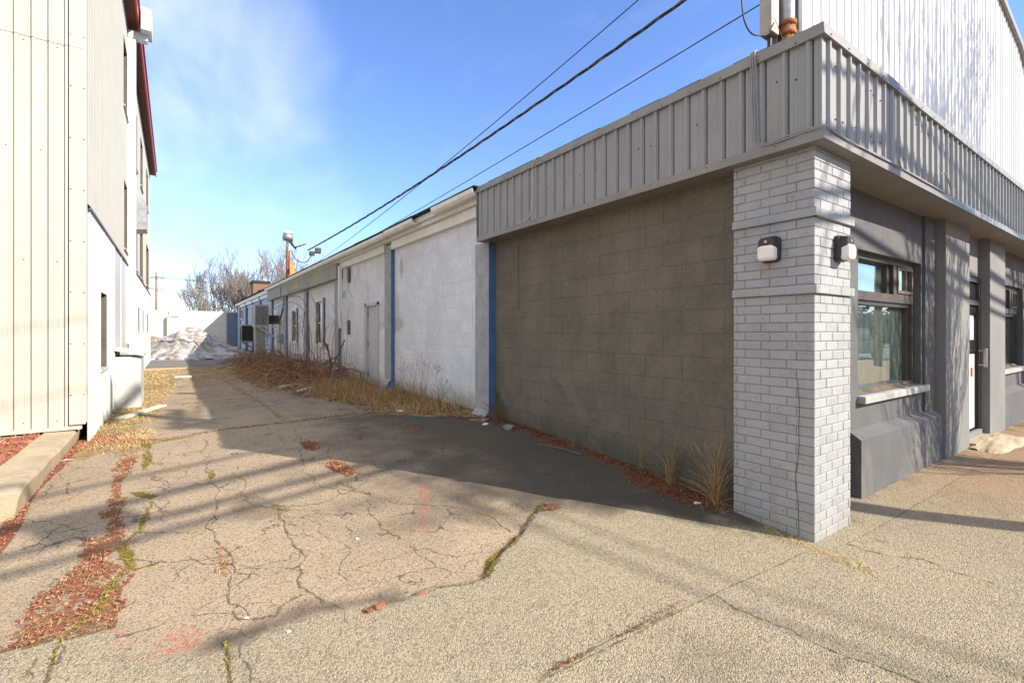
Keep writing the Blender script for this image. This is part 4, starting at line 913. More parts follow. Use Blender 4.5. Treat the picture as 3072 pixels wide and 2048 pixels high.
for (a0, a1, z0, z1) in cells(14.3, 26.8, 3.2, 8.6, FW): ribbed(b, 'x', LX, 1, a0, a1, z0, z1, .3, .010, .05, .03, 14.5)
b.build('far_side_siding', 'offwhite', wh)
SM = [(15.9, 16.5, 1.6, 2.3), (17.9, 18.5, 1.6, 2.3), (20.2, 20.9, 1.6, 2.3), (23.6, 24.4, 1.6, 2.3)]
b = MB()
for (a0, a1, z0, z1) in cells(14.3, 26.8, -.05, 3.2, SM): ribbed(b, 'x', LX+.02, 1, a0, a1, z0, z1, .3, .010, .05, .03, 14.5)
b.build('far_skirt_siding', 'whitesid', wh)
MB().box(LX+.0, LX+.05, 14.4, 26.8, 3.19, 3.22).build('far_skirt_cap', 'screw', wh)
for (y0, y1, z0, z1) in UPW+SKW+FW+SM:
    f = MB()
    for (a0, a1, c0, c1) in cells(y0-.01, y1+.01, z0-.01, z1+.01, [(y0+.05, y1-.05, z0+.05, z1-.05)]): f.box(LX-.16, LX-.10, a0, a1, c0, c1)
    f.k = 1; f.box(LX-.16, LX+.018, y1, y1+.015, z0, z1); f.box(LX-.16, LX+.018, y0-.015, y0, z0, z1); f.box(LX-.16, LX+.02, y0, y1, z1, z1+.02); f.k = 0; f.box(LX-.16, LX+.05, y0-.04, y1+.04, z0-.035, z0)
    f.k = 1; f.box(LX-.10, LX+.024, y1-.05, y1-.001, z0, z1)
    win = f.build('window', ['offwhite' if z0 > 3.2 else 'whitesid', 'bronze2'], wh); MB().box(LX-.14, LX-.13, y0+.04, y1-.04, z0+.04, z1-.04).build('pane', 'darkglass', win)
MB().box(-13.9, LX-.25, 8.3, 26.7, -.1, 8.4).build('inner_core', 'dark', wh)
MB().box(-14, LX+.01, 26.8, 26.9, -.1, 8.6).build('back_wall', 'offwhite', wh)
b = MB(); b.box(-14, -.69, 7.6, 27.0, 8.60, 8.64); b.build('eave_soffit', 'redwood', wh)
b = MB(); b.box(-.69, -.655, 7.58, 27.05, 8.56, 8.80); b.box(-.70, -.62, 7.58, 27.05, 8.79, 8.84); b.build('eave_trim', 'red', wh)
b = MB(); b.add([(-.66, 7.6, 8.82), (-.66, 27, 8.82), (-7.5, 27, 9.6), (-7.5, 7.6, 9.6)], [(0, 1, 2, 3)]); b.build('roof', 'red', wh)
b = MB(); b.box(LX+.02, LX+.17, 14.0, 14.16, 1.3, 8.3); b.box(LX+.03, -.50, 13.98, 14.18, 8.28, 8.44); b.build('downspout', 'white_clean', wh, bevel=.008)
b = MB(); b.box(-.62, -.42, 13.75, 14.3, 8.42, 8.92); b.build('gutter_box', 'white_clean', wh, bevel=.01)
# lean-to hatch box at the wall foot
b = MB(); b.box(LX+.01, -.49, 11.0, 12.05, -.05, 1.12); b.box(-.7, -.695, 10.995, 11, -.05, 1.1)
hb = b.build('hatch_box', 'whitesid', wh)
b = MB(); b.add([(LX, 10.93, 1.24), (-.45, 10.93, 1.13), (-.45, 12.12, 1.13), (LX, 12.12, 1.24), (LX, 10.93, 1.28), (-.45, 10.93, 1.17), (-.45, 12.12, 1.17), (LX, 12.12, 1.28)], [(0, 1, 5, 4), (1, 2, 6, 5), (2, 3, 7, 6), (4, 5, 6, 7), (0, 3, 2, 1)]); b.build('hatch_lid', 'whitesid', hb)
# vent hood
b = MB(); pf = [(LX+.01, 4.0), (-.55, 4.05), (-.55, 4.55)]+[(LX+.01+.34*math.cos(a), 4.55+.34*math.sin(a)) for a in np.linspace(.2, PI/2, 6)]
vs = []
b.prism(pf, 'y', 14.6, 15.3); b.box(LX+.01, -.66, 16.2, 16.7, 4.5, 4.95); vh = b.build('vent_hood', 'galv', wh)

# ================= far yard =================
b = MB(); b.box(-12, 4.25, 42.9, 43.2, -.2, 3.13); b.box(-12, 4.25, 42.86, 43.24, 3.13, 3.17); yw = b.build('yard_wall', 'yardwall')
center(yw, (0, 43, 0)); tag(yw, 'cream painted block wall closing the far end of the alley', 'wall')
b = MB(); b.box(-.42, -.30, 42.55, 42.89, .9, 2.75).build('pier', 'yardwall', yw)
MB().box(-.30, .35, 42.80, 42.895, 2.75, 3.12).build('patch_panel', 'white', yw)
MB().box(3.3, 4.1, 42.7, 42.89, .0, 3.05).build('blue_panel', 'blue2', yw)
def mound(name, cx0, cy0, rx_, ry_, h, mat, lab, cat, rough=.25, n=56, seed=0, base=.25):
    us = np.linspace(-1, 1, n); U, V = np.meshgrid(us, us); XX = cx0+U*rx_; YY = cy0+V*ry_
    r = np.sqrt(U**2+V**2)+(fbm(XX+seed, YY+seed, .9, 3)-.5)*.3
    Z = h*np.clip(1-r, 0, 1)**.85*(1-rough+2*rough*fbm(XX+seed, YY, 2.4, 5))
    ZZ = base+Z-.03
    ix = np.arange(n*n).reshape(n, n); qd = np.stack([ix[:-1, :-1].ravel(), ix[:-1, 1:].ravel(), ix[1:, 1:].ravel(), ix[1:, :-1].ravel()], 1)
    keep = Z.ravel()[qd].max(1) > .0
    m = MB(); m.add(np.stack([XX.ravel(), YY.ravel(), ZZ.ravel()], 1).tolist(), qd[keep].tolist())
    o = m.build(name, mat, None, smooth=True); center(o, (cx0, cy0, base)); return tag(o, lab, cat)
def snow_mat():
    k = Mat('dirty_old_snow'); d = k.rng(k.noise(1.6, 8, .7, .5), .36, .58); col = k.mix(d, (.60, .60, .64), (.26, .21, .15)); f = k.noise(9, 8, .7)
    sp = k.rng(f, .56, .7); col = k.mix(k.math('MULTIPLY', sp, .6), col, (.16, .12, .08)); return k.fin(col, .8, k.bump(f, .9, .12))
mats['snow'] = snow_mat(); mats['dirt'] = pm('straw_coloured_dirt', (.30, .20, .08), (.19, .13, .06), 3, .95, 1., 12, bd=.08)
mound('snow_pile', .75, 33.2, 3.0, 6.6, 1.45, 'snow', 'pile of dirty old snow in front of the far yard wall', 'snow pile', .38, seed=3, base=.30)
mound('dirt_pile', -1.9, 38, 4.2, 3.2, 1.25, 'dirt', 'low heap of straw coloured dirt behind the snow pile', 'dirt pile', .15, seed=11)
for i, (x, y, s_) in enumerate([(-.05, 27.6, .28), (.25, 27.3, .22), (-.5, 27.9, .25), (1.0, 28.3, .2)]):
    b = MB(); r2 = random.Random(i); P = []
    for a in range(7):
        for e in (-.5, .1, .6):
            t = a*2*PI/7; rr = s_*(1-.5*abs(e))*r2.uniform(.75, 1.15); P.append((x+rr*math.cos(t), y+rr*math.sin(t), .3+s_*e*.7))
    b.add(P, [(a*3+k, ((a+1) % 7)*3+k, ((a+1) % 7)*3+k+1, a*3+k+1) for a in range(7) for k in (0, 1)]+[tuple(a*3+2 for a in range(7))])
    o = b.build('snow_lump', 'snow', None, smooth=True); center(o, (x, y, .25)); tag(o, 'dirty snow lump broken off at the foot of the snow pile', 'snow lump', 'snow lumps fallen from the snow pile')
# concrete apron edge across the alley
o = MB().box(-3, 3.2, 21.5, 21.75, .1, .275).build('yard_edge', 'concrete'); tag(o, 'pale concrete strip crossing the far end of the alley', 'kerb', kind='structure')
o = MB().add([(-6, 21.75, .262), (4.1, 21.75, .302), (4.1, 42.8, .31), (-6, 42.8, .25)], [(0, 1, 2, 3)]).build('yard_pavement', pm('yard_asphalt', (.17, .155, .14), (.13, .12, .11), 1.5, .95, .5, 50)); tag(o, 'worn asphalt of the far yard', 'pavement', kind='structure')
# left concrete kerb and mulch bed
b = MB(); b.prism([(5.1, -.1), (5.1, .34), (5.16, .38), (8.2, .385), (8.2, -.1)], 'x', -1.27, -1.0)
kb = MB()
n = 30; ysr = np.linspace(5.1, 8.25, n); vs = []
for i, y in enumerate(ysr):
    wv = (vn(y, 0., 3.)-.5)*.02; top = .375+(vn(y, 5., 5.)-.5)*.012
    if i == 0: top -= .03
    vs += [(-1.02+wv, y, -.05), (-.965+wv, y, top-.035), (-.985+wv, y, top), (-1.25, y, top+.006), (-1.27, y, -.05)]
fs = [(i*5+j, (i+1)*5+j, (i+1)*5+j+1, i*5+j+1) for i in range(n-1) for j in range(4)]+[(0, 1, 2, 3, 4)]
kb.add(vs, fs); o = kb.build('concrete_kerb', 'concrete', None); center(o, (-1.1, 6.6, .1)); tag(o, 'thick weathered concrete kerb retaining the red mulch bed', 'kerb')
# ---- chips, straw, weeds
def chips(mb, fn, n, region, smin, smax, lift=.008):
    x0, x1, y0, y1 = region; k = 0; tries = 0
    while k < n and tries < 60:
        xx = np.array([rnd.uniform(x0, x1) for _ in range(3000)]); yy = np.array([rnd.uniform(y0, y1) for _ in range(3000)]); m = fn(xx, yy); zz = gz(xx, yy); tries += 1
        for x, y, mm, z in zip(xx, yy, m, zz):
            if rnd.random()*.8+.25 < mm and k < n:
                L = rnd.uniform(smin, smax); w_ = L*rnd.uniform(.2, .5); a = rnd.uniform(0, PI); tl = rnd.uniform(-.4, .4); ca, sa = math.cos(a), math.sin(a)
                h = z+lift+rnd.uniform(0, .012)
                P = []
                for (u, v) in ((-L/2, -w_/2), (L/2, -w_/2*.7), (L/2, w_/2), (-L/2, w_/2*.8)): P.append((x+u*ca-v*sa, y+u*sa+v*ca, h+u*tl+v*.3+(.003 if v > 0 else 0)))
                P.append((x, y, h+.006)); mb.add(P, [(0, 1, 4), (1, 2, 4), (2, 3, 4), (3, 0, 4)]); k += 1
near_mulch = lambda X, Y: mulch_m(X, Y)
b = MB(); chips(b, near_mulch, 4600, (-1.1, .2, 2.9, 8.3), .004, .018); chips(b, near_mulch, 700, (.2, 3.6, 2.4, 8.0), .010, .03); chips(b, near_mulch, 160, (1.2, 2.6, 1.62, 1.76), .005, .016)
o = b.build('mulch_chips', 'mulch'); tag(o, 'loose red wood mulch chips strewn over the alley paving', 'mulch', kind='stuff')
bed = lambda X, Y: np.ones(X.shape)
b = MB(); b.k = 0
n = 40; U, V = np.meshgrid(np.linspace(-6, -1.255, n), np.linspace(4.9, 7.98, n)); Zb = .35+(fbm(U, V, 5, 4)-.5)*.05; ix = np.arange(n*n).reshape(n, n)
b.add(np.stack([U.ravel(), V.ravel(), Zb.ravel()], 1).tolist(), np.stack([ix[:-1, :-1].ravel(), ix[:-1, 1:].ravel(), ix[1:, 1:].ravel(), ix[1:, :-1].ravel()], 1).tolist())
for _ in range(2600):
    x, y = rnd.uniform(-2.3, -1.26), rnd.uniform(5.4, 7.95); L = rnd.uniform(.02, .05); a = rnd.uniform(0, PI); ca, sa = math.cos(a)*L/2, math.sin(a)*L/2; w_ = L*.15; z = .365+rnd.uniform(-.01, .02); t = rnd.uniform(-.015, .015)
    b.add([(x-ca, y-sa, z-t), (x+ca, y+sa, z+t), (x+ca-sa*.4, y+sa+ca*.4, z+t+.004), (x-ca-sa*.4, y-sa+ca*.4, z-t+.004)], [(0, 1, 2, 3)])
o = b.build('mulch_bed', 'mulch'); tag(o, 'bed of bright red wood mulch behind the concrete kerb', 'mulch bed', kind='stuff')
def blade(mb, x, y, z, h, a, lean, w_, seg=3, curl=.5, mi=None):
    ca, sa = math.cos(a), math.sin(a); P = []; px_, pz2 = 0., 0.; th = lean*.3
    for i in range(seg+1):
        ww = w_*(1-i/(seg+.35))/2; P += [(x+px_*ca-ww*sa, y+px_*sa+ww*ca, z+pz2), (x+px_*ca+ww*sa, y+px_*sa-ww*ca, z+pz2)]
        th += lean*curl*.5+lean*.2; px_ += math.sin(th)*h/seg; pz2 += math.cos(th)*h/seg
        if z+pz2 < z+.004: pz2 = .004
    mb.add(P, [(2*i, 2*i+1, 2*i+3, 2*i+2) for i in range(seg)], mi)
def grass(name, fn, n, region, h0, h1, lean, w_, mat, lab, clump=1.5):
    b = MB(); x0, x1, y0, y1 = region; k = 0; tries = 0
    while k < n and tries < 80:
        tries += 1; xx = np.array([rnd.uniform(x0, x1) for _ in range(3000)]); yy = np.array([rnd.uniform(y0, y1) for _ in range(3000)])
        m = fn(xx, yy)*np.clip(clump*vn(xx, yy, 2.6)+.15, 0, 1); zz = gz(xx, yy)
        for x, y, mm, z in zip(xx, yy, m, zz):
            if rnd.random() < mm and k < n: blade(b, x, y, z-.004, rnd.uniform(h0, h1), rnd.uniform(0, 2*PI), rnd.uniform(*lean), w_*rnd.uniform(.6, 1.4)); k += 1
    o = b.build(name, mat); tag(o, lab, 'grass', kind='stuff'); return o
lf = lambda X, Y: (X < np.interp(Y, *GL)+.12).astype(float)
grass('straw_grass', lf, 9000, (-.93, .25, 7.1, 14), .03, .13, (.8, 2.2), .006, 'straw', 'matted dead straw grass along the foot of the white siding')
grass('straw_grass', lf, 3500, (-.93, .3, 14, 21.4), .03, .12, (.8, 2.2), .012, 'straw', 'thin dead grass further up the alley by the warehouse wall')
grass('straw_wisps', lambda X, Y: np.maximum(mulch_m(X, Y)*((X < .6)), 0), 4200, (-.9, .5, 2.9, 7.9), .03, .13, (1.5, 2.7), .0032, 'straw', 'bleached straw wisps tangled in the red mulch strip', 3)
grass('straw_wisps', lambda X, Y: (((X-.26)/.09)**2+((Y-3.55)/.24)**2 < 1).astype(float), 420, (.1, .4, 3.2, 3.9), .02, .07, (1.5, 2.6), .0032, 'straw', 'small mat of pale straw in an asphalt crack', 5)
grass('straw_wisps', lambda X, Y: (np.abs(X-3.74-.1*(Y-1.5)) < .05).astype(float), 1100, (3.6, 3.92, 1.22, 1.95), .04, .14, (1.5, 2.7), .0038, 'straw', 'dry straw lying at the foot of the brick pillar', 5)
wf = lambda X, Y: ((X > np.interp(Y, *GR)+.05)).astype(float)
grass('dry_weeds', wf, 9500, (2.2, 4.0, 6.6, 12.5), .06, .34, (.3, 1.9), .007, 'drygrass', 'brown dry weeds along the foot of the pale block wall')
grass('dry_weeds', wf, 3200, (1.6, 4.0, 12.5, 24), .06, .28, (.4, 2.0), .012, 'drygrass', 'brown dry weeds round the brambles beside the far wall')
grass('alley_tufts', lambda X, Y: soil_m(X, Y)*(X > np.interp(Y, *GL))*(X < np.interp(Y, *GR)), 5200, (-.1, 2.2, 9, 21.4), .02, .08, (.8, 2.2), .012, 'straw', 'low dry tufts in the alley paving seams')
# leaf litter at wall foot
wl = lambda X, Y: mulch_m(X, Y)*(X > 3.4)
b = MB(); chips(b, wl, 1700, (3.4, 4.01, 2.25, 6.3), .012, .04); chips(b, lambda X, Y: (X > np.interp(Y, *GR)-.15)*.8*(vn(X, Y, 3) > .3), 2500, (2.0, 4.0, 6.2, 12), .02, .05)
o = b.build('leaf_litter', 'leaf'); tag(o, 'red brown dead leaves and twigs banked against the brown block wall', 'leaf litter', kind='stuff')
b = MB(); chips(b, lambda X, Y: zones(X, Y)[2], 900, (-.6, 2.7, 2.3, 7.6), .006, .014, .003); o = b.build('moss', 'mossgrass'); tag(o, 'yellow green moss tufts growing in the asphalt cracks', 'moss', kind='stuff')
# pebbles and grit
b = MB()
for _ in range(420):
    x, y = rnd.uniform(-.9, 4.0), rnd.uniform(1.0, 7); s_ = rnd.choice([.003, .004, .005, .008]); z = g1(x, y)+s_*.4
    b.add([(x+s_, y, z), (x, y+s_, z), (x-s_, y, z), (x, y-s_, z), (x, y, z+s_*.8)], [(0, 1, 4), (1, 2, 4), (2, 3, 4), (3, 0, 4)])
o = b.build('grit', 'stone'); tag(o, 'scattered pale grit on the paving', 'grit', kind='stuff')
def stems(mb, x, y, z, n, h0, h1, sp, r=.002, bend=.3, br=0, rr=None):
    R = rr or rnd
    for _ in range(n):
        a = R.uniform(0, 2*PI); h = R.uniform(h0, h1); s_ = R.uniform(.1, 1)*sp; bx, by = x+R.uniform(-.04, .04), y+R.uniform(-.04, .04); P = []
        for i in range(5):
            t = i/4; P.append((bx+math.cos(a)*s_*t**(1+bend)+R.uniform(-.035, .035)*h, by+math.sin(a)*s_*t**(1+bend)+R.uniform(-.035, .035)*h, z+h*t*(1-.25*t*s_/max(sp, .01)*bend*2)))
        mb.tube(P, [r*(1-.65*i/4) for i in range(5)], 3, cap=False)
        for _b in range(br):
            i = R.choice([1, 2, 3]); p = Vector(P[i]); q_ = p+Vector((R.uniform(-.12, .12), R.uniform(-.12, .12), R.uniform(.04, .2)))*h*.8; mb.tube([p, (p+q_)/2+Vector((0, 0, .01)), q_], [r*.6, r*.5, r*.25], 3, cap=False)
for i, (x, y, n, h0, h1, sp, lab) in enumerate([(3.86, 2.42, 75, .12, .85, .40, 'shaggy dry weed clump against the brick pillar'), (3.92, 2.95, 42, .12, .75, .26, 'upright dry weed clump against the brown wall'), (3.9, 3.3, 5, .7, 1.25, .12, 'three tall thin dry stalks in front of the brown wall'), (3.86, 5.95, 60, .15, .5, .30, 'tangle of reddish dry stems below the blue pilaster edge'), (3.95, 4.35, 10, .06, .2, .1, 'few short dry stalks halfway along the brown wall')]):
    b = MB(); stems(b, x, y, g1(x, y)-.01, n, h0, h1, sp, .0024, .7, 1 if i != 2 else 2)
    if i in (0,):
        for _ in range(60): blade(b, x+rnd.uniform(-.15, .1), y+rnd.uniform(-.2, .15), g1(x, y), rnd.uniform(.15, .4), rnd.uniform(0, 2*PI), rnd.uniform(.8, 3.), .003)
    o = b.build('weed_clump', 'drygrass' if i != 3 else 'bramble'); center(o, (x, y, g1(x, y))); tag(o, lab, 'weed')
for i, (x, y, n, h1, lab) in enumerate([(3.75, 9.3, 14, 1.1, 'tall dry seed stalks by the second blue pilaster'), (3.7, 8.6, 10, 1.0, 'tall dry seed stalks midway along the pale wall'), (3.6, 7.9, 9, 1.25, 'tallest dry stalks with a dark seed head before the pale wall'), (3.7, 13.2, 12, .9, 'dry seed stalks left of the side door'), (3.6, 12.0, 9, .8, 'dry seed stalks in front of the side door')]):
    b = MB(); stems(b, x, y, g1(x, y), n, h1*.5, h1, .35, .0035, .3, 3)
    for _ in range(n*3): px_, py_ = x+rnd.uniform(-.3, .3), y+rnd.uniform(-.3, .3); blade(b, px_, py_, g1(x, y)+rnd.uniform(.4, .9)*h1, .04, rnd.uniform(0, 6), 1.2, .02)
    o = b.build('seed_stalks', 'drygrass'); center(o, (x, y, g1(x, y))); tag(o, lab, 'weed')
# ---- woody plants
def branchy(mb, p, d, L, r, lv, R, ratio=.72, spread=.5, nb=3, up=.15, seg=4, tw=None, sides=5, minr=.002):
    P = [Vector(p)]; d = Vector(d).normalized()
    for i in range(seg):
        d = (d+Vector((R.uniform(-1, 1), R.uniform(-1, 1), R.uniform(-1, 1)))*.13+Vector((0, 0, up*.3))).normalized(); P.append(P[-1]+d*L/seg)
    rs = [max(r*(1-.45*i/seg), minr) for i in range(seg+1)]
    tgt = mb if (tw is None or lv[0] >= lv[1]) else tw
    tgt.tube(P, rs, sides if lv[0] >= 3 else (4 if lv[0] >= 2 else 3), cap=False)
    if lv[0] <= 0: return
    for i in range(nb):
        k = R.randint(1, seg) if i else seg; q_ = P[k]; a = R.uniform(0, 2*PI); nd = (d+Vector((math.cos(a), math.sin(a), R.uniform(-.2, .6)))*spread*R.uniform(.6, 1.3)).normalized()
        branchy(mb, q_, nd, L*ratio*R.uniform(.7, 1.15), rs[k]*.66, (lv[0]-1, lv[1]), R, ratio, spread, nb, up, seg, tw, sides, minr)
def tree(name, pos, seed, L, r, levels, label, stems_=1, lean=(0, 0, 1), spread=.5, nb=3, ratio=.72, group=None, up=.2, fan=.35, minr=.004, split=3, cat='tree', stem_h=0.):
    R = random.Random(seed); t = thing(name, pos, label, cat, group); a, c = MB(), MB(); z = Vector(pos)
    for i in range(stems_):
        an = 2*PI*i/max(stems_, 1)+R.uniform(-.3, .3); d = Vector(lean)+(Vector((math.cos(an), math.sin(an), 0))*fan*R.uniform(.5, 1.2) if stems_ > 1 else Vector((0, 0, 0)))
        branchy(a, z-Vector((0, 0, .1)), d, L*R.uniform(.85, 1.1), r*R.uniform(.7, 1), (levels, levels-split+1), R, ratio, spread, nb, up, 4, c, 6, minr)
    a.build('trunk', 'bark', t, smooth=True); c.build('crown', 'twig', t)
    return t
tree('sapling', (3.62, 7.3, .28), 5, .40, .012, 4, 'small bare sapling with fine twigs before the grey pilaster', 1, (.05, .1, 1), .7, 3, .72, None, .05, minr=.002, cat='sapling')
# brambles
b = MB(); R = random.Random(21)
for _ in range(620):
    x, y = R.uniform(1.5, 3.9), R.uniform(11.9, 24.5); 
    if x < 1.35+.25*abs(y-17)/4+R.uniform(0, .5): continue
    a = R.uniform(0, 2*PI); L = R.uniform(.4, 1.9); hh = R.uniform(.04, .55)*(1.0 if R.random() < .85 else 1.8)*min(1., (x-1.0)/1.6); P = []
    for i in range(7): t = i/6; P.append((x+math.cos(a)*L*(t-.5)+R.uniform(-.05, .05), y+math.sin(a)*L*(t-.5)+R.uniform(-.05, .05), .28+hh*4*t*(1-t)*.9+R.uniform(0, .06)))
    P = [(min(p[0], 3.97), p[1], p[2]) for p in P]
    b.tube(P, R.choice([.003, .004, .006, .009, .012]), 4, cap=False)
for _ in range(45):
    x, y = R.uniform(2.5, 3.8), R.uniform(12.8, 20); a = R.uniform(-2.5, 2.5)-PI/2; L = R.uniform(.6, 1.6); h = R.uniform(.9, 2.2); P = []
    for i in range(8): t = i/7; P.append((min(x+math.cos(a)*L*t*t*.6, 3.97), y+math.sin(a)*L*t*t, .28+h*math.sin(t*2.1)/1.0+R.uniform(-.02, .02)))
    b.tube(P, [.006*(1-.7*i/7) for i in range(8)], 4, cap=False)
for P in ([(3.2, 15.0, .3), (3.4, 15.8, 1.8), (3.5, 17.5, 2.75), (3.3, 20.5, 2.75), (3.2, 23.0, 2.3)], [(3.3, 15.2, .3), (3.5, 16.4, 1.9), (3.4, 18, 2.6), (3.3, 21.5, 2.5), (3.2, 23.5, 2.1)], [(3.4, 14.8, .3), (3.6, 15.6, 2.1), (3.6, 17.2, 3.0), (3.4, 19.2, 3.0)], [(3.0, 14.4, .3), (3.3, 14.9, 1.1), (3.4, 16.2, 2.2), (3.5, 17.2, 1.6)]):
    b.tube(smooth_path(P, 6), .011, 4, cap=False)
o = b.build('bramble_thicket', 'bramble', None); center(o, (2.8, 17, .28)); tag(o, 'tangled leafless brambles sprawling beneath the rear windows', 'bramble')
b = MB()
for P in ([(3.5, 13.7, .4), (3.35, 13.4, 1.25)], [(3.55, 13.6, .5), (3.2, 13.2, 1.4)], [(3.5, 13.8, .45), (3.75, 13.2, 1.35)], [(3.1, 13.5, .6), (3.7, 13.7, .9)]): b.tube(smooth_path([P[0], tuple((a+c)/2+.03 for a, c in zip(*P)), P[1]], 4), .02, 5)
o = b.build('cut_branches', 'bark', None); center(o, (3.5, 13.5, .3)); tag(o, 'broken cut branches leaning on the sloping pilaster foot', 'branches')
# ---- loose things on the ground
def lump(name, x, y, s_, mat, lab, cat, seed, sq=.6):
    R = random.Random(seed); b = MB(); P = []; n = 8
    for e in (-.6, .0, .55):
        for a in range(n): t = a*2*PI/n; rr = s_*math.sqrt(max(0, 1-e*e))*R.uniform(.72, 1.15); P.append((x+rr*math.cos(t)*1.2, y+rr*math.sin(t), g1(x, y)+s_*sq*(.4+e)+R.uniform(-.1, .1)*s_))
    P.append((x, y, g1(x, y)+s_*sq*1.25))
    b.add(P, [(k*n+a, k*n+(a+1) % n, (k+1)*n+(a+1) % n, (k+1)*n+a) for k in (0, 1) for a in range(n)]+[(2*n+a, 2*n+(a+1) % n, 3*n) for a in range(n)])
    o = b.build(name, mat); center(o, (x, y, g1(x, y))); tag(o, lab, cat); return o
lump('rubble_chunk', 3.74, 5.42, .085, 'stone', 'grey broken concrete chunk lying beyond the blue pilaster foot', 'rubble', 1)
lump('rubble_chunk', 3.70, 5.98, .055, 'stone', 'small pale stone tucked beside the pilaster buttress', 'rubble', 2)
lump('crumpled_paper', 3.60, 5.80, .045, 'litter', 'crumpled white paper beside the pilaster buttress', 'litter', 3, .4)
lump('crumpled_paper', 3.74, 2.52, .03, 'litter', 'small white wrapper in the leaf litter near the brick pillar', 'litter', 4, .3)
lump('crumpled_paper', 3.0, 7.45, .06, 'litter', 'white scrap of litter at the edge of the dry weeds', 'litter', 5, .3)
lump('crumpled_paper', 1.06, 3.42, .013, 'litter', 'tiny white scrap alone on the sunlit asphalt', 'litter', 6, .3)
lump('crumpled_paper', .31, 2.86, .011, 'litter', 'tiny white scrap near the front edge of the old asphalt', 'litter', 7, .3)
lump('pebble', .47, 2.62, .010, 'litter', 'white pebble on the seam between asphalt and sidewalk', 'pebble', 8, .6)
lump('red_wood_scrap', .92, 2.57, .035, 'mulch', 'larger heap of red wood splinters on the sidewalk seam', 'wood scrap', 9, .4)
lump('red_wood_scrap', 1.16, 2.57, .022, 'mulch', 'smaller red wood splinters further right on the sidewalk seam', 'wood scrap', 10, .4)
b = MB(); z = g1(-1, 6.8)+.01; b.add([(-1.02, 6.78, z), (-.93, 6.86, z+.012), (-.86, 6.86, z), (-.94, 6.80, z+.02)], [(0, 3, 1), (0, 2, 3), (3, 2, 1)]); o = b.build('paper_scrap', 'litter'); center(o, (-.95, 6.82, z)); tag(o, 'folded white paper scrap against the concrete kerb', 'litter')
def plank(x0, y0, x1, y1, w_, h, mat, lab, name='plank'):
    d = Vector((x1-x0, y1-y0, 0)); L = d.length; b = MB(); b.box(0, L, -w_/2, w_/2, 0, h); o = b.build(name, mat); o.location = (x0, y0, g1(x0, y0)+.012); o.rotation_euler = (0, -math.atan2(g1(x1, y1)-g1(x0, y0), L), math.atan2(d.y, d.x)); tag(o, lab, 'plank')
plank(-.68, 9.55, -.17, 10.7, .13, .03, 'board', 'weathered white board lying on the dead grass')
plank(.06, 17.2, .38, 17.0, .16, .05, 'litter', 'short white board lying far up the alley')
plank(2.0, 12.2, 2.6, 12.6, .14, .05, 'board', 'broken pale board in front of the brambles'); plank(2.3, 13.0, 3.0, 13.0, .2, .08, 'bramble', 'red brown plank scrap under the brambles')
plank(2.2, 11.2, 2.6, 11.7, .08, .03, 'litter', 'small white stick at the edge of the dry weeds')
plank(-1.45, 6.1, -1.33, 6.75, .05, .02, 'board', 'grey stick lying in the red mulch bed')
bpy.data.objects[-1:] if False else None
b = MB(); b.tube(smooth_path([(2.15, 1.98, .006), (2.22, 1.93, .008), (2.32, 1.93, .006)], 4), .003, 4); solo(b, 'twig', 'bark', 'single thin twig on the aggregate sidewalk', 'twig')
b = MB(); b.tube(smooth_path([(3.62, 4.6, .2), (3.7, 4.3, .2), (3.75, 4.0, .185)], 4), .006, 4); solo(b, 'twig', 'bark', 'longer dead twig by the leaf litter under the brown wall', 'twig')
for (x, y) in ((3.39, 2.05), (3.2, 2.25), (3.0, 2.6), (3.3, 2.35), (2.55, 3.3), (3.45, 2.5)):
    pass
# small dark plant tuft on the left
b = MB()
for _ in range(260): blade(b, -.43+rnd.gauss(0, .09), 7.0+rnd.gauss(0, .12), g1(-.4, 7.), rnd.uniform(.03, .13), rnd.uniform(0, 6.3), rnd.uniform(.3, 1.8), .006)
o = b.build('grass_tuft', 'drygrass'); center(o, (-.43, 7.0, g1(-.4, 7))); tag(o, 'brown tuft of dead grass where the mulch strip begins', 'grass tuft')
# doorstep mound
b = MB(); n = 30; U, V = np.meshgrid(np.linspace(-1, 1, n), np.linspace(-1, 1, n)); r = np.sqrt(U**2+V**2)+(fbm(U*1.5+4, V*1.5, 2, 3)-.5)*.5
Z = .10*np.clip(1-r, 0, 1)**.4*(.8+.5*fbm(U+3, V, 5, 3)); ix = np.arange(n*n).reshape(n, n); qd = np.stack([ix[:-1, :-1].ravel(), ix[:-1, 1:].ravel(), ix[1:, 1:].ravel(), ix[1:, :-1].ravel()], 1); keep = Z.ravel()[qd].max(1) > 0
b.add(np.stack([(9.45+U*.85).ravel(), (1.66+V*.26).ravel(), Z.ravel()-.006], 1).tolist(), qd[keep].tolist()); o = b.build('doorstep_patch', 'concrete', None, smooth=True); center(o, (9.4, 1.66, 0)); tag(o, 'crumbling pale concrete mound at the shop doorstep', 'doorstep')
b = MB(); b.box(8.72, 9.78, 1.72, 1.87, -.02, .075); o = b.build('doorstep', 'concrete'); center(o, (9.2, 1.8, 0)); tag(o, 'flat concrete threshold slab under the shop door', 'threshold')
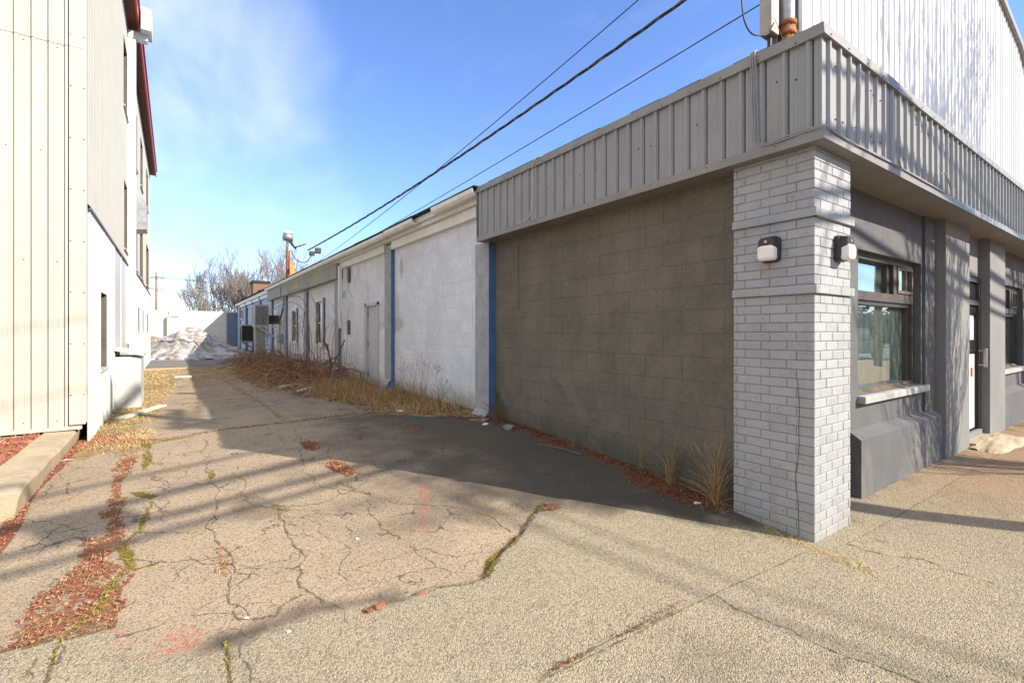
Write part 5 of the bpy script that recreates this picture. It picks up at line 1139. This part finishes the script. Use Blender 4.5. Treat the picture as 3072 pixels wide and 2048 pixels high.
# ---- window display
t = thing('display_stand', (7.17, 2.42, .93), 'white curved display bust standing in the near shop window', 'display stand')
b = MB()
b.tube([(7.17, 2.36, .95), (7.16, 2.36, 1.0), (7.10, 2.36, 1.10), (7.12, 2.36, 1.17), (7.17, 2.36, 1.22)], [.12, .11, .09, .055, .02], 10); b.build('bust', 'plaster', t, smooth=True); b = MB(); b.box(6.98, 7.36, 2.26, 2.46, .931, .955); b.build('base', 'plaster', t)
t = thing('display_boots', (7.5, 2.42, .93), 'pair of white boots on display in the near shop window', 'boots')
for dx in (0, .13):
    b = MB(); b.tube([(7.46+dx, 2.32+dx*.5, 1.26), (7.47+dx, 2.32+dx*.5, 1.10), (7.475+dx, 2.32+dx*.5, .99), (7.53+dx, 2.31+dx*.5, .965), (7.63+dx, 2.30+dx*.5, .955)], [.045, .036, .034, .032, .018], 8); b.build('boot', 'plaster', t, smooth=True)
# ================= behind the roofs =================
t = thing('brick_chimney', (5.5, 30, 3.7), 'ochre brick chimney stub showing over the rear roof', 'chimney')
b = MB(); b.box(5.3, 5.7, 30, 30.4, 3.7, 5.55); b.build('stack', 'yellowbrick', t); b = MB(); b.box(5.27, 5.73, 29.97, 30.43, 5.55, 5.63); b.build('cap', 'concrete', t)
t = thing('brick_house', (8.0, 56, 0), 'flat topped brown brick house behind the bare trees', 'house')
MB().box(6.55, 8.1, 55, 57, 0, 6.6).build('wall', 'brickhouse', t); MB().box(6.5, 8.15, 54.9, 57.1, 6.6, 6.85).build('roof', 'roofing', t)
MB().box(7.0, 7.5, 54.95, 54.99, 4.6, 5.9).build('window', 'darkglass', t)
tree('bare_tree', (3.9, 60, 0), 3, 3.0, .14, 5, 'leftmost bare tree leaning over the yard wall with several thin trunks', 4, (-.28, 0, 1), .62, 4, .74, 'bare trees beyond the yard wall', .30, .50, .011, 3)
tree('bare_tree', (6.6, 62, 0), 8, 4.0, .17, 5, 'broad bare tree with upright branches, middle of the three beyond the roof', 4, (0, 0, 1), .60, 4, .74, 'bare trees beyond the yard wall', .36, .55, .011, 3)
tree('bare_tree', (10.2, 61, 0), 12, 4.0, .16, 5, 'bare tree crowding the rusty service mast, rightmost of the three', 4, (-.05, 0, 1), .58, 4, .74, 'bare trees beyond the yard wall', .36, .45, .011, 3)
tree('bare_bush', (6.5, 46, .3), 14, 1.2, .06, 5, 'reddish bare bush poking above the roof edge by the chimney', 6, (0, 0, 1), .6, 3, .75, None, .2, .5, .010, 3, 'bush')
def crosspole(name, x, y, H, lab, arms, r=.15, cat='utility pole', dirx=1., z0=-.1):
    t = thing(name, (x, y, 0), lab, cat)
    b = MB(); b.tube([(x, y, z0), (x, y, H*.5), (x, y, H)], [r, r*.85, r*.7], 12); b.build('pole', 'polewood', t, smooth=True)
    for (z, L) in arms:
        b = MB(); b.box(x-(L if dirx else .06), x+(L if dirx else .06), y-(.16 if dirx else L), y-(.05 if dirx else -L), z-.06, z+.06); ca = b.build('crossarm', 'polewood', t)
        i_ = MB()
        for k in (-.92, -.5, .5, .92): i_.tube([(x+L*k*(1 if dirx else 0), y-.1+(0 if dirx else L*k), z+.06), (x+L*k*(1 if dirx else 0), y-.1+(0 if dirx else L*k), z+.22)], [.045, .03], 6)
        i_.build('insulators', 'galv', ca)
    return t
crosspole('utility_pole', -1.7, 70, 8.6, 'distant wooden utility pole with two crossarms above the yard wall', [(7.9, .75), (6.6, .7)], .17)
P1 = (8.26, -3.25)
p1 = crosspole('utility_pole', P1[0], P1[1], 10.5, 'near street utility pole beside the sidewalk behind the camera', [(9.9, 1.1), (9.0, 1.0)], .15, dirx=0)
b = MB(); b.tube([(8.0, -3.3, 7.6), (8.0, -3.3, 8.5)], .22, 12); b.tube([(8.5, -3.55, 7.5), (8.5, -3.55, 8.35)], .2, 12); b.build('transformer', 'galv', p1)
P2 = (27.0, -4.6); P3 = (52., -6.); crosspole('utility_pole', P2[0], P2[1], 10.5, 'second utility pole down the street, reflected in the shop window', [(9.8, 1.3), (8.9, 1.2), (8.0, 1.0)], .16, dirx=0)
crosspole('utility_pole', P3[0], P3[1], 10.5, 'third and farthest utility pole down the street', [(9.8, 1.2), (8.9, 1.1)], .16, dirx=0)
P0 = (-24., -11.1)
def wire(a, c, sag, r, n=24, mb=None):
    a, c = Vector(a), Vector(c); P = [a.lerp(c, i/n)-Vector((0, 0, sag*4*(i/n)*(1-i/n))) for i in range(n+1)]
    (mb or MB()).tube(P, r, 5, cap=False); return P
for i, (h, r, sg) in enumerate([(6.05, .038, .35), (6.25, .040, .35), (6.62, .062, .4), (7.1, .032, .5), (9.1, .012, .6), (9.95, .012, .6)]):
    b = MB(); wire((P0[0], P0[1], h+.2), (P1[0], P1[1], h), sg, r, 24, b); wire((P1[0], P1[1], h), (P2[0], P2[1], h), sg*1.2, r, 24, b); wire((P2[0], P2[1], h), (P3[0], P3[1], h), sg, r, 16, b)
    if i == 2: b.tube([(5.0, P1[1]-.79, 6.28), (5.5, P1[1]-.67, 6.33)], .13, 8); b.tube([(3.3, P1[1]-1.2, 6.19), (3.9, P1[1]-1.06, 6.22)], .13, 8)
    o = solo(b, 'street_wire', 'rubber', 'overhead wire strung along the street poles, ' + ['lowest of the six', 'second from the bottom', 'thick bundle with splice cases', 'fourth from the bottom', 'second from the top', 'topmost'][i], 'wire', 'wires along the street')
crosspole('utility_pole', 12.6, -18.5, 9.8, 'utility pole across the street', [(9.2, 1.1)], .15)
b = MB(); wire((P1[0], P1[1], 8.2), (12.6, -18.5, 8.6), .3, .02, 20, b); wire((P1[0], P1[1], 7.7), (12.6, -18.5, 8.1), .35, .014, 20, b); solo(b, 'street_wire', 'rubber', 'pair of overhead wires crossing the street between two poles', 'wire')
# twisted service cable to the mast
A = Vector((4.85, 22.75, 5.2)); B = Vector((P1[0], P1[1], 8.79)); n = 260; sag = .45
def cat_(t): return A.lerp(B, t)-Vector((0, 0, sag*4*t*(1-t)))
mats['copper'] = pm('reddish_brown_cable', (.17, .065, .045), (.10, .045, .035), 8, .5, .05, 60)
strand = [MB(), MB(), MB()]
D = (B-A).normalized(); s1 = D.cross(Vector((0, 0, 1))).normalized(); s2 = D.cross(s1)
for k in range(3):
    P = []
    for i in range(n+1):
        t = i/n; ph = t*(B-A).length*2*PI/1.9+k*2*PI/3; P.append(cat_(t)+(s1*math.cos(ph)+s2*math.sin(ph))*.020)
    strand[k].tube(P, .014, 5, cap=False)
t = thing('service_cable', tuple(A), 'thick twisted black and brown service cable sweeping from the rusty mast over the alley', 'cable')
strand[0].build('strand', 'rubber', t, smooth=True); strand[1].build('strand', 'rubber', t, smooth=True); strand[2].build('strand', 'copper', t, smooth=True)
b = MB(); wire((4.7, 26.0, 4.1), (P1[0], P1[1], 10.2), .55, .011, 40, b); solo(b, 'overhead_wire', 'rubber', 'single thin black wire running just above the twisted service cable', 'wire')
b = MB(); wire((4.9, 27.0, 4.2), (6.30, 3.2, 5.86), .12, .009, 40, b); solo(b, 'overhead_wire', 'rubber', 'straight thin wire reaching the tan electrical box over the shop roof', 'wire')
b = MB(); b.tube(smooth_path([(5.44, 3.1, 6.4), (5.45, 3.1, 5.75), (5.48, 3.1, 5.34), (5.57, 3.1, 5.18), (5.71, 3.1, 5.14), (5.89, 3.1, 5.19), (6.06, 3.1, 5.28), (6.27, 3.13, 5.50)], 6), .010, 6); b.tube([(6.30, 3.15, 5.60), (5.6, 2.6, 4.55), (5.0, 2.4, 3.80)], .004, 4)
solo(b, 'drip_cable', 'rubber', 'hanging loop of dark cable beside the tan electrical box', 'cable')
for i, (h, dz) in enumerate([(8.1, 0), (8.1, .0), (6.8, 0)]):
    b = MB(); yy = 70-.1+(i-.5)*.2; wire((-1.7+(-.6 if i == 0 else .6), 69.9, h), (60, 66+i, h-1.2), 1.0, .022, 30, b); wire((-1.7+(-.6 if i == 0 else .6), 69.9, h), (-60, 72, h), 1.0, .022, 20, b)
    solo(b, 'distant_wire', 'rubber', 'faint distant wire above the yard wall, '+['on the left arm of the far pole', 'on the right arm of the far pole', 'on the lower arm of the far pole'][i], 'wire', 'wires of the distant pole')
# ================= street trees that cast the branch shadows =================
tree('street_tree', (9.6, -1.1, -.05), 31, 2.1, .06, 5, 'bare multi-stemmed street tree nearest the shop door, off to the right', 6, (.10, -.10, 1), .42, 3, .70, 'bare street trees by the sidewalk', .34, .17, .006, 4)
tree('street_tree', (17.1, -3.45, -.05), 33, 5.6, .19, 5, 'tall bare street tree further right beside the road', 5, (0, -.02, 1), .34, 3, .70, 'bare street trees by the sidewalk', .42, .09, .014, 4)
# ================= across the street (seen in the shop windows) =================
b = MB(); R = random.Random(4)
for _ in range(5200):
    x = R.uniform(-40, 110); y = R.uniform(-25.5, -23); z = R.uniform(-.1, 5.2); s_ = R.uniform(.15, .5); d = Vector((R.uniform(-1, 1), R.uniform(-1, 1), R.uniform(-1, 1))).normalized(); e = d.orthogonal()*s_; d = d*s_
    b.add([Vector((x, y, z))-d, Vector((x, y, z))+e, Vector((x, y, z))+d], [(0, 1, 2)])
b.box(-40, 110, -25.2, -24.4, -.1, 4.4)
mats['hedge'] = pm('dark_hedge_leaves', (.03, .055, .035), (.05, .07, .045), 3, .9, .2, 30); o = b.build('hedge', 'hedge'); center(o, (30, -24.5, 0)); tag(o, 'long dark hedge on the far side of the street', 'hedge')
o = MB().box(-120, 120, -23.0, -17.0, -.13, -.02).build('far_sidewalk', 'concrete'); tag(o, 'sidewalk across the street', 'sidewalk', kind='structure')
t = thing('parked_van', (36, -9, -.1), 'dark boxy sport utility vehicle parked on the street, reflected in the shop window', 'car')
pv = mats['vanpaint'] = pm('dark_grey_car_paint', (.045, .05, .055), (.04, .045, .05), 2, .25, 0, 30)
def extr(poly, y0, y1, inset=0.): return MB().prism(poly, 'y', y0, y1)
body = [(33.6, .25), (33.6, .95), (33.9, 1.08), (38.1, 1.08), (38.5, .85), (38.5, .25)]; X0 = 33.6
b = MB().prism(body, 'y', -9.9, -8.1); b.prism([(33.7, 1.07), (33.95, 1.75), (36.9, 1.78), (37.6, 1.07)], 'y', -9.75, -8.25); b.build('body', pv, t, bevel=.05)
b = MB(); b.prism([(33.9, 1.15), (34.08, 1.65), (36.75, 1.67), (37.25, 1.15)], 'y', -9.78, -8.22); b.build('side_window', 'darkglass', t)
for x in (34.5, 37.6):
    for y in (-9.9, -8.3):
        wb = MB(); wb.tube([(x, y, .30), (x, y+.2, .30)], .36, 20); wh_ = wb.build('wheel', 'rubber', t); rb = MB(); rb.tube([(x, y-.01, .30), (x, y+.21, .30)], .2, 12); rb.build('rim', 'galv', wh_)
for y in (-9.75, -8.45): b = MB(); b.box(38.48, 38.52, y, y+.25, .65, .8); b.build('headlight', 'white_clean', t)
b = MB(); b.box(34.1, 36.8, -9.6, -9.55, 1.80, 1.84); b.box(34.1, 36.8, -8.45, -8.4, 1.80, 1.84); b.build('roof_rail', 'galv', t)
